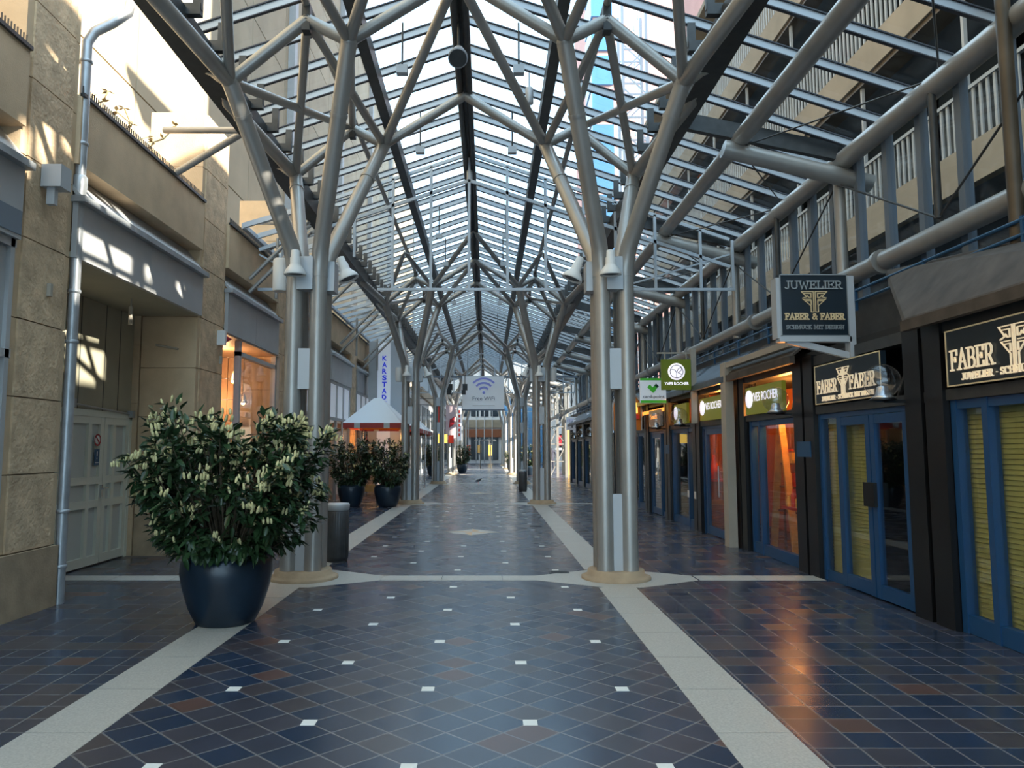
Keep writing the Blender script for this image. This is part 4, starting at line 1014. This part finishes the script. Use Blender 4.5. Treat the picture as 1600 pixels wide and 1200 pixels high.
# pink tower, lattice masts
pt=thing('brick_tower','tall pink brick tower with blue glazing in the distance','building',(13,62,0))
MB().box(9.5,20,62,75,0,48).build('wall',M['pinkb'],pt)
m=MB()
for j in range(14): m.box(9.3,11.2,61.8,62,2+j*3.2,4.7+j*3.2); m.box(9.3,9.5,62,66,2+j*3.2,4.7+j*3.2)
m.build('windows',M['bglass'],pt)
def mast(x,y,z1,w,label,group='lattice masts beyond the roof'):
    t=thing('lattice_mast',label,'mast',(x,y,0),group)
    for sx in (0,1):
        for sy in (0,1): MB().box(x+sx*w-.09,x+sx*w+.09,y+sy*w-.09,y+sy*w+.09,0,z1).build('leg',M['latt'],t)
    m=MB(); z=0; q=0
    while z<z1-w:
        for sy in (0,1):
            m.bar((x,y+sy*w,z),(x+w,y+sy*w,z),.1,.1); m.bar((x if q%2 else x+w,y+sy*w,z),(x+w if q%2 else x,y+sy*w,z+w),.08,.08)
        z+=w; q+=1
    m.build('lattice',M['latt'],t)
mast(8.6,44,30,1.5,'pale lattice mast in front of the brick tower, nearer'); mast(10.6,55,40,1.5,'pale lattice mast in front of the brick tower, farther')

# ------------------------------------------------------------------ far end of the mall
b=thing('left_shop_building','distant left shop building with lit cream cornice','building',(-5,60,0))
MB().box(-7.1,-4.4,36,83.5,0,5.0).box(-7.1,-4.2,46,83.5,5.0,5.6,1).build('wall',[M['fas'],M['slabc']],b)
for i in range(12):
    MB().box(-4.42,-4.36,37+i*3.8,39.6+i*3.8,.3,2.6).build('window',M['win'],b); MB().box(-4.42,-4.36,37+i*3.8,39.6+i*3.8,3.1,4.5).build('window',M['win'],b)
b=thing('end_building','long sunlit shop building closing the mall far ahead','building',(-2,84,0))
MB().box(-8,1.6,84,90,0,9.0).box(-8,1.6,83.7,84,4.1,5.0,1).build('wall',[M['wbuild'],M['slabc']],b)
for i in range(8):
    for j,(z0,z1) in enumerate(((.4,3.4),(5.4,8.2))): MB().box(-7.7+i*1.15,-6.8+i*1.15,83.9,84,z0,z1).build('window',M['win'],b)
MB().box(-8,1.6,83.6,83.9,3.0,3.9).build('sign_band',M['rwood'],b)
for i in range(10): MB().box(-7.8+i*.92,-7.72+i*.92,83.5,83.7,0,8.6).build('pilaster',M['fas'],b)
for i,c_ in enumerate(('lampy','amber','prodr','amber','lampy')): MB().box(-4.9+i*1.25,-4.5+i*1.25,83.75,83.85,.9+.3*(i%2),2.1).build('lit_display',M[c_],b)
b=thing('glass_building','blue glazed building far ahead on the right','building',(4,80,0))
m=MB()
for i in range(6):
    for j in range(6): m.box(1.8+i*.9,2.65+i*.9,80,80.1,.1+j*1.9,1.92+j*1.9,0)
m.box(1.7,7.3,80.1,88,0,11.6,1); m.build('glazing',[M['bglass'],M['latt']],b)
b=thing('white_building','white rendered building far ahead behind the lattice frame','building',(7,70,0))
MB().box(6.2,9.2,66,80,0,17).build('wall',M['wbuild'],b)
for j in range(5): 
    for i in range(3): MB().box(6.5+i*.9,7.1+i*.9,65.95,66,1+j*3.2,3+j*3.2).build('window',M['win'],b)
b=thing('bookshop_front','lit shop front with dark name band far along the right','building',(6,45,0))
MB().box(4.9,8,45,48,0,4.2,0).box(4.9,8,45,48,5.1,6.4,0).build('wall',[M['beige']],b)
MB().box(4.9,8,44.9,45,4.2,5.1).build('name_band',M['mull'],b); text('Bredow',(5.9,44.88,4.38),EX,SZ,.40,M['litwhite'],b,w=1.35)
MB().box(4.75,5.1,44.86,44.9,4.2,5.1).build('emblem',M['lampy'],b)
for i in range(3): MB().box(5.1+i*.75,5.7+i*.75,44.95,45,3.0,4.1).build('window',M['win'],b)
MB().box(4.95,5.5,44.9,45,0,2.9).build('lit_door',M['amber'],b)
tw=thing('lattice_pylon','grey braced steel frame standing far off before the right shops','pylon',(4.6,42,0))
for x_ in (3.6,4.05,4.55): MB().box(x_-.07,x_+.07,42,42.14,0,5.2).build('leg',M['steel'],tw)
m=MB()
for z in (.9,1.9,2.9,3.9,5.1): m.bar((3.6,42.07,z),(4.55,42.07,z),.06,.06)
for z in (.0,1.9): m.bar((3.6,42.07,z),(4.55,42.07,z+1.9),.06,.06); m.bar((4.55,42.07,z+1.9),(3.6,42.07,z+3.0),.05,.05)
m.build('bracing',M['steel'],tw)
# banners at the far left
def banner(x,y,z0,z1,w,mt,label,txt=None):
    t=thing('hanging_sign',label,'banner',(x,y,z0),'banners on the far left facade')
    MB().box(x,x+w,y,y+.08,z0,z1).build('board',M[mt],t); MB().bar((x+w/2,y+.04,z1),(-4.3,y+.04,z1),.03,.03).build('bracket',M['dsteel'],t)
    return t
banner(-2.75,40,2.5,4.4,.32,'red','plain bright red upright banner far on the left')
t=banner(-2.55,44,2.2,4.3,.62,'pink','pale pink upright banner with dark red emblem far on the left')
MB().prism([(-2.35,43.98,2.9),(-2.05,43.98,3.1),(-2.0,43.98,3.6),(-2.3,43.98,3.4)],(0,-.02,0)).build('emblem',M['dred'],t)
t=banner(-2.1,50,2.2,4.6,.3,'signw','white upright banner with red lettering far on the left')
for i in range(6): MB().box(-2.02,-1.9,49.97,50,2.5+i*.32,2.7+i*.32).build('mark',M['red'],t)
banner(-2.9,41,1.95,2.45,.62,'lampy','glowing cream shop sign below the red banner')
banner(-2.25,41.5,1.95,2.4,.3,'red','small red sign beside the glowing cream one')
# kiosk frame posts in the far middle
for i,(x_,y_) in enumerate(((-.6,60),(.25,62))):
    t=thing('street_lamp','slim dark street lamp far ahead, %s of two'%('left' if i==0 else 'right'),'lamp',(x_,y_,0))
    MB().tube([(x_,y_,0),(x_,y_,2.3)],.04,8).build('pole',M['dsteel'],t)
    for s in (-1,1): MB().lathe([(.22,0),(.12,.12),(.02,.16)],(x_+s*.3,y_,2.3),12).build('shade',M['dsteel'],t)
    MB().bar((x_-.3,y_,2.42),(x_+.3,y_,2.42),.03,.03).build('arm',M['dsteel'],t)
kp=thing('market_stall','dark red market stall with pale awning far off on the right','stall',(6.3,58,0))
MB().box(5.6,7.2,58,58.1,1.9,2.7).build('sign',M['dred'],kp); MB().box(5.4,7.4,57.4,58.6,1.55,1.7).build('awning',M['signw'],kp)
for x_ in (5.5,7.3): MB().box(x_-.04,x_+.04,57.5,57.58,0,1.6).build('leg',M['dred'],kp)
pn=thing('person','small person in dark clothes walking far off on the right','person',(5.5,62,0))
bm=MB(); 
body=bpy.data.meshes.new('body'); vs=[(0,0,.92),(0,0,1.2),(0,0,1.45),(0,0,1.58),(0,0,1.72),(.22,0,1.42),(.28,.05,1.12),(.26,-.05,.86),(-.22,0,1.42),(-.28,-.05,1.12),(-.26,.08,.86),(.1,.1,.5),(.1,-.0,.06),(.1,-.14,.03),(-.1,-.12,.5),(-.1,.12,.08),(-.1,.0,.03)]
body.from_pydata(vs,[(0,1),(1,2),(2,3),(3,4),(2,5),(5,6),(6,7),(2,8),(8,9),(9,10),(0,11),(11,12),(12,13),(0,14),(14,15),(15,16)],[])
bo=bpy.data.objects.new('body',body); COL.objects.link(bo); bo.parent=pn; bo.modifiers.new('s','SKIN'); bo.modifiers.new('d','SUBSURF').levels=1
rad=[.14,.13,.14,.06,.11,.07,.05,.04,.07,.05,.04,.08,.06,.04,.08,.06,.04]
for v_,r_ in zip(body.skin_vertices[0].data,rad): v_.radius=(r_,r_)
body.skin_vertices[0].data[0].use_root=True; body.materials.append(M['skinc'])

NEST={'border':('board','cloth'),'lettering':('board','cloth','name_band'),'emblem':('disc','board','cloth','name_band'),'disc':('board',),'stripe':('board',),'lit_panel':('board',),'red_band':('board',),
 'menu_panel':('board',),'small_print':('cloth',),'mark':('board',),'blossoms':('foliage',),'lens':('shade','housing'),'valance':('canopy',),'lining':('canopy',),'reflector':('base',),'ribs':('body',),'bulb':('lamp_shade',),'socket':('pipe',),'bottom_rail':('cloth',)}
for o in [o for o in bpy.data.objects if o.parent is None]:
    kids=list(o.children); by={}
    for c in kids: by.setdefault(c.name.split('.')[0],c)
    for c in kids:
        for p_ in NEST.get(c.name.split('.')[0],()):
            if p_ in by and by[p_] is not c: c.parent=by[p_]; break
# ------------------------------------------------------------------ lights, world, camera
def light(kind,name,loc,energy,col,size=.3,rot=None):
    l=bpy.data.lights.new(name,kind); l.energy=energy; l.color=col
    if kind=='AREA': l.size=size
    elif kind=='POINT': l.shadow_soft_size=size
    o=bpy.data.objects.new(name,l); COL.objects.link(o); o.location=loc
    if rot: o.rotation_euler=rot
    return o
SUN=V((.72,-.40,.36)).normalized()
s=bpy.data.lights.new('sun','SUN'); s.energy=16; s.color=(1,.90,.74); s.angle=math.radians(.53)
so=bpy.data.objects.new('sun',s); COL.objects.link(so); so.rotation_euler=SUN.to_track_quat('Z','Y').to_euler()
for i,(p,e,c) in enumerate((((4.55,10.9,2.3),55,(1,.36,.08)),((5.2,12.4,2.5),30,(1,.36,.07)),((4.6,14.0,2.4),50,(1,.38,.08)),((XL-.7,13.9,3.3),24,(1,.55,.25)),((XL-1.2,14.8,2.6),12,(1,.5,.2)),((XL-1.2,18.,3.2),40,(.9,.95,1)),((XL-1.2,22,3.2),30,(1,.75,.5)),((-3.6,24,2.0),30,(1,.5,.15)),((4.7,20,2.6),12,(1,.4,.1)),((4.9,33,2.3),15,(1,.6,.2)))):
    light('POINT','shop_lamp',p,e,c,.12)
w=bpy.data.worlds.new('sky'); SC.world=w; w.use_nodes=True
bg=w.node_tree.nodes['Background']; bg.inputs[0].default_value=(.58,.82,1,1); bg.inputs[1].default_value=2.6
cd=bpy.data.cameras.new('camera'); cam=bpy.data.objects.new('camera',cd); COL.objects.link(cam)
cd.sensor_width=36; cd.lens=1130/1600*36; cd.shift_x=38/1600; cd.clip_end=400
cam.location=(0,0,1.6); cam.rotation_euler=(PI/2+math.atan(102/1130),0,0); SC.camera=cam
vs=SC.view_settings; vs.view_transform='Standard'; vs.look='None'; vs.gamma=1; vs.exposure=.35; vs.use_curve_mapping=False
SC.cycles.transparent_max_bounces=24; SC.cycles.max_bounces=8; SC.cycles.sample_clamp_indirect=6
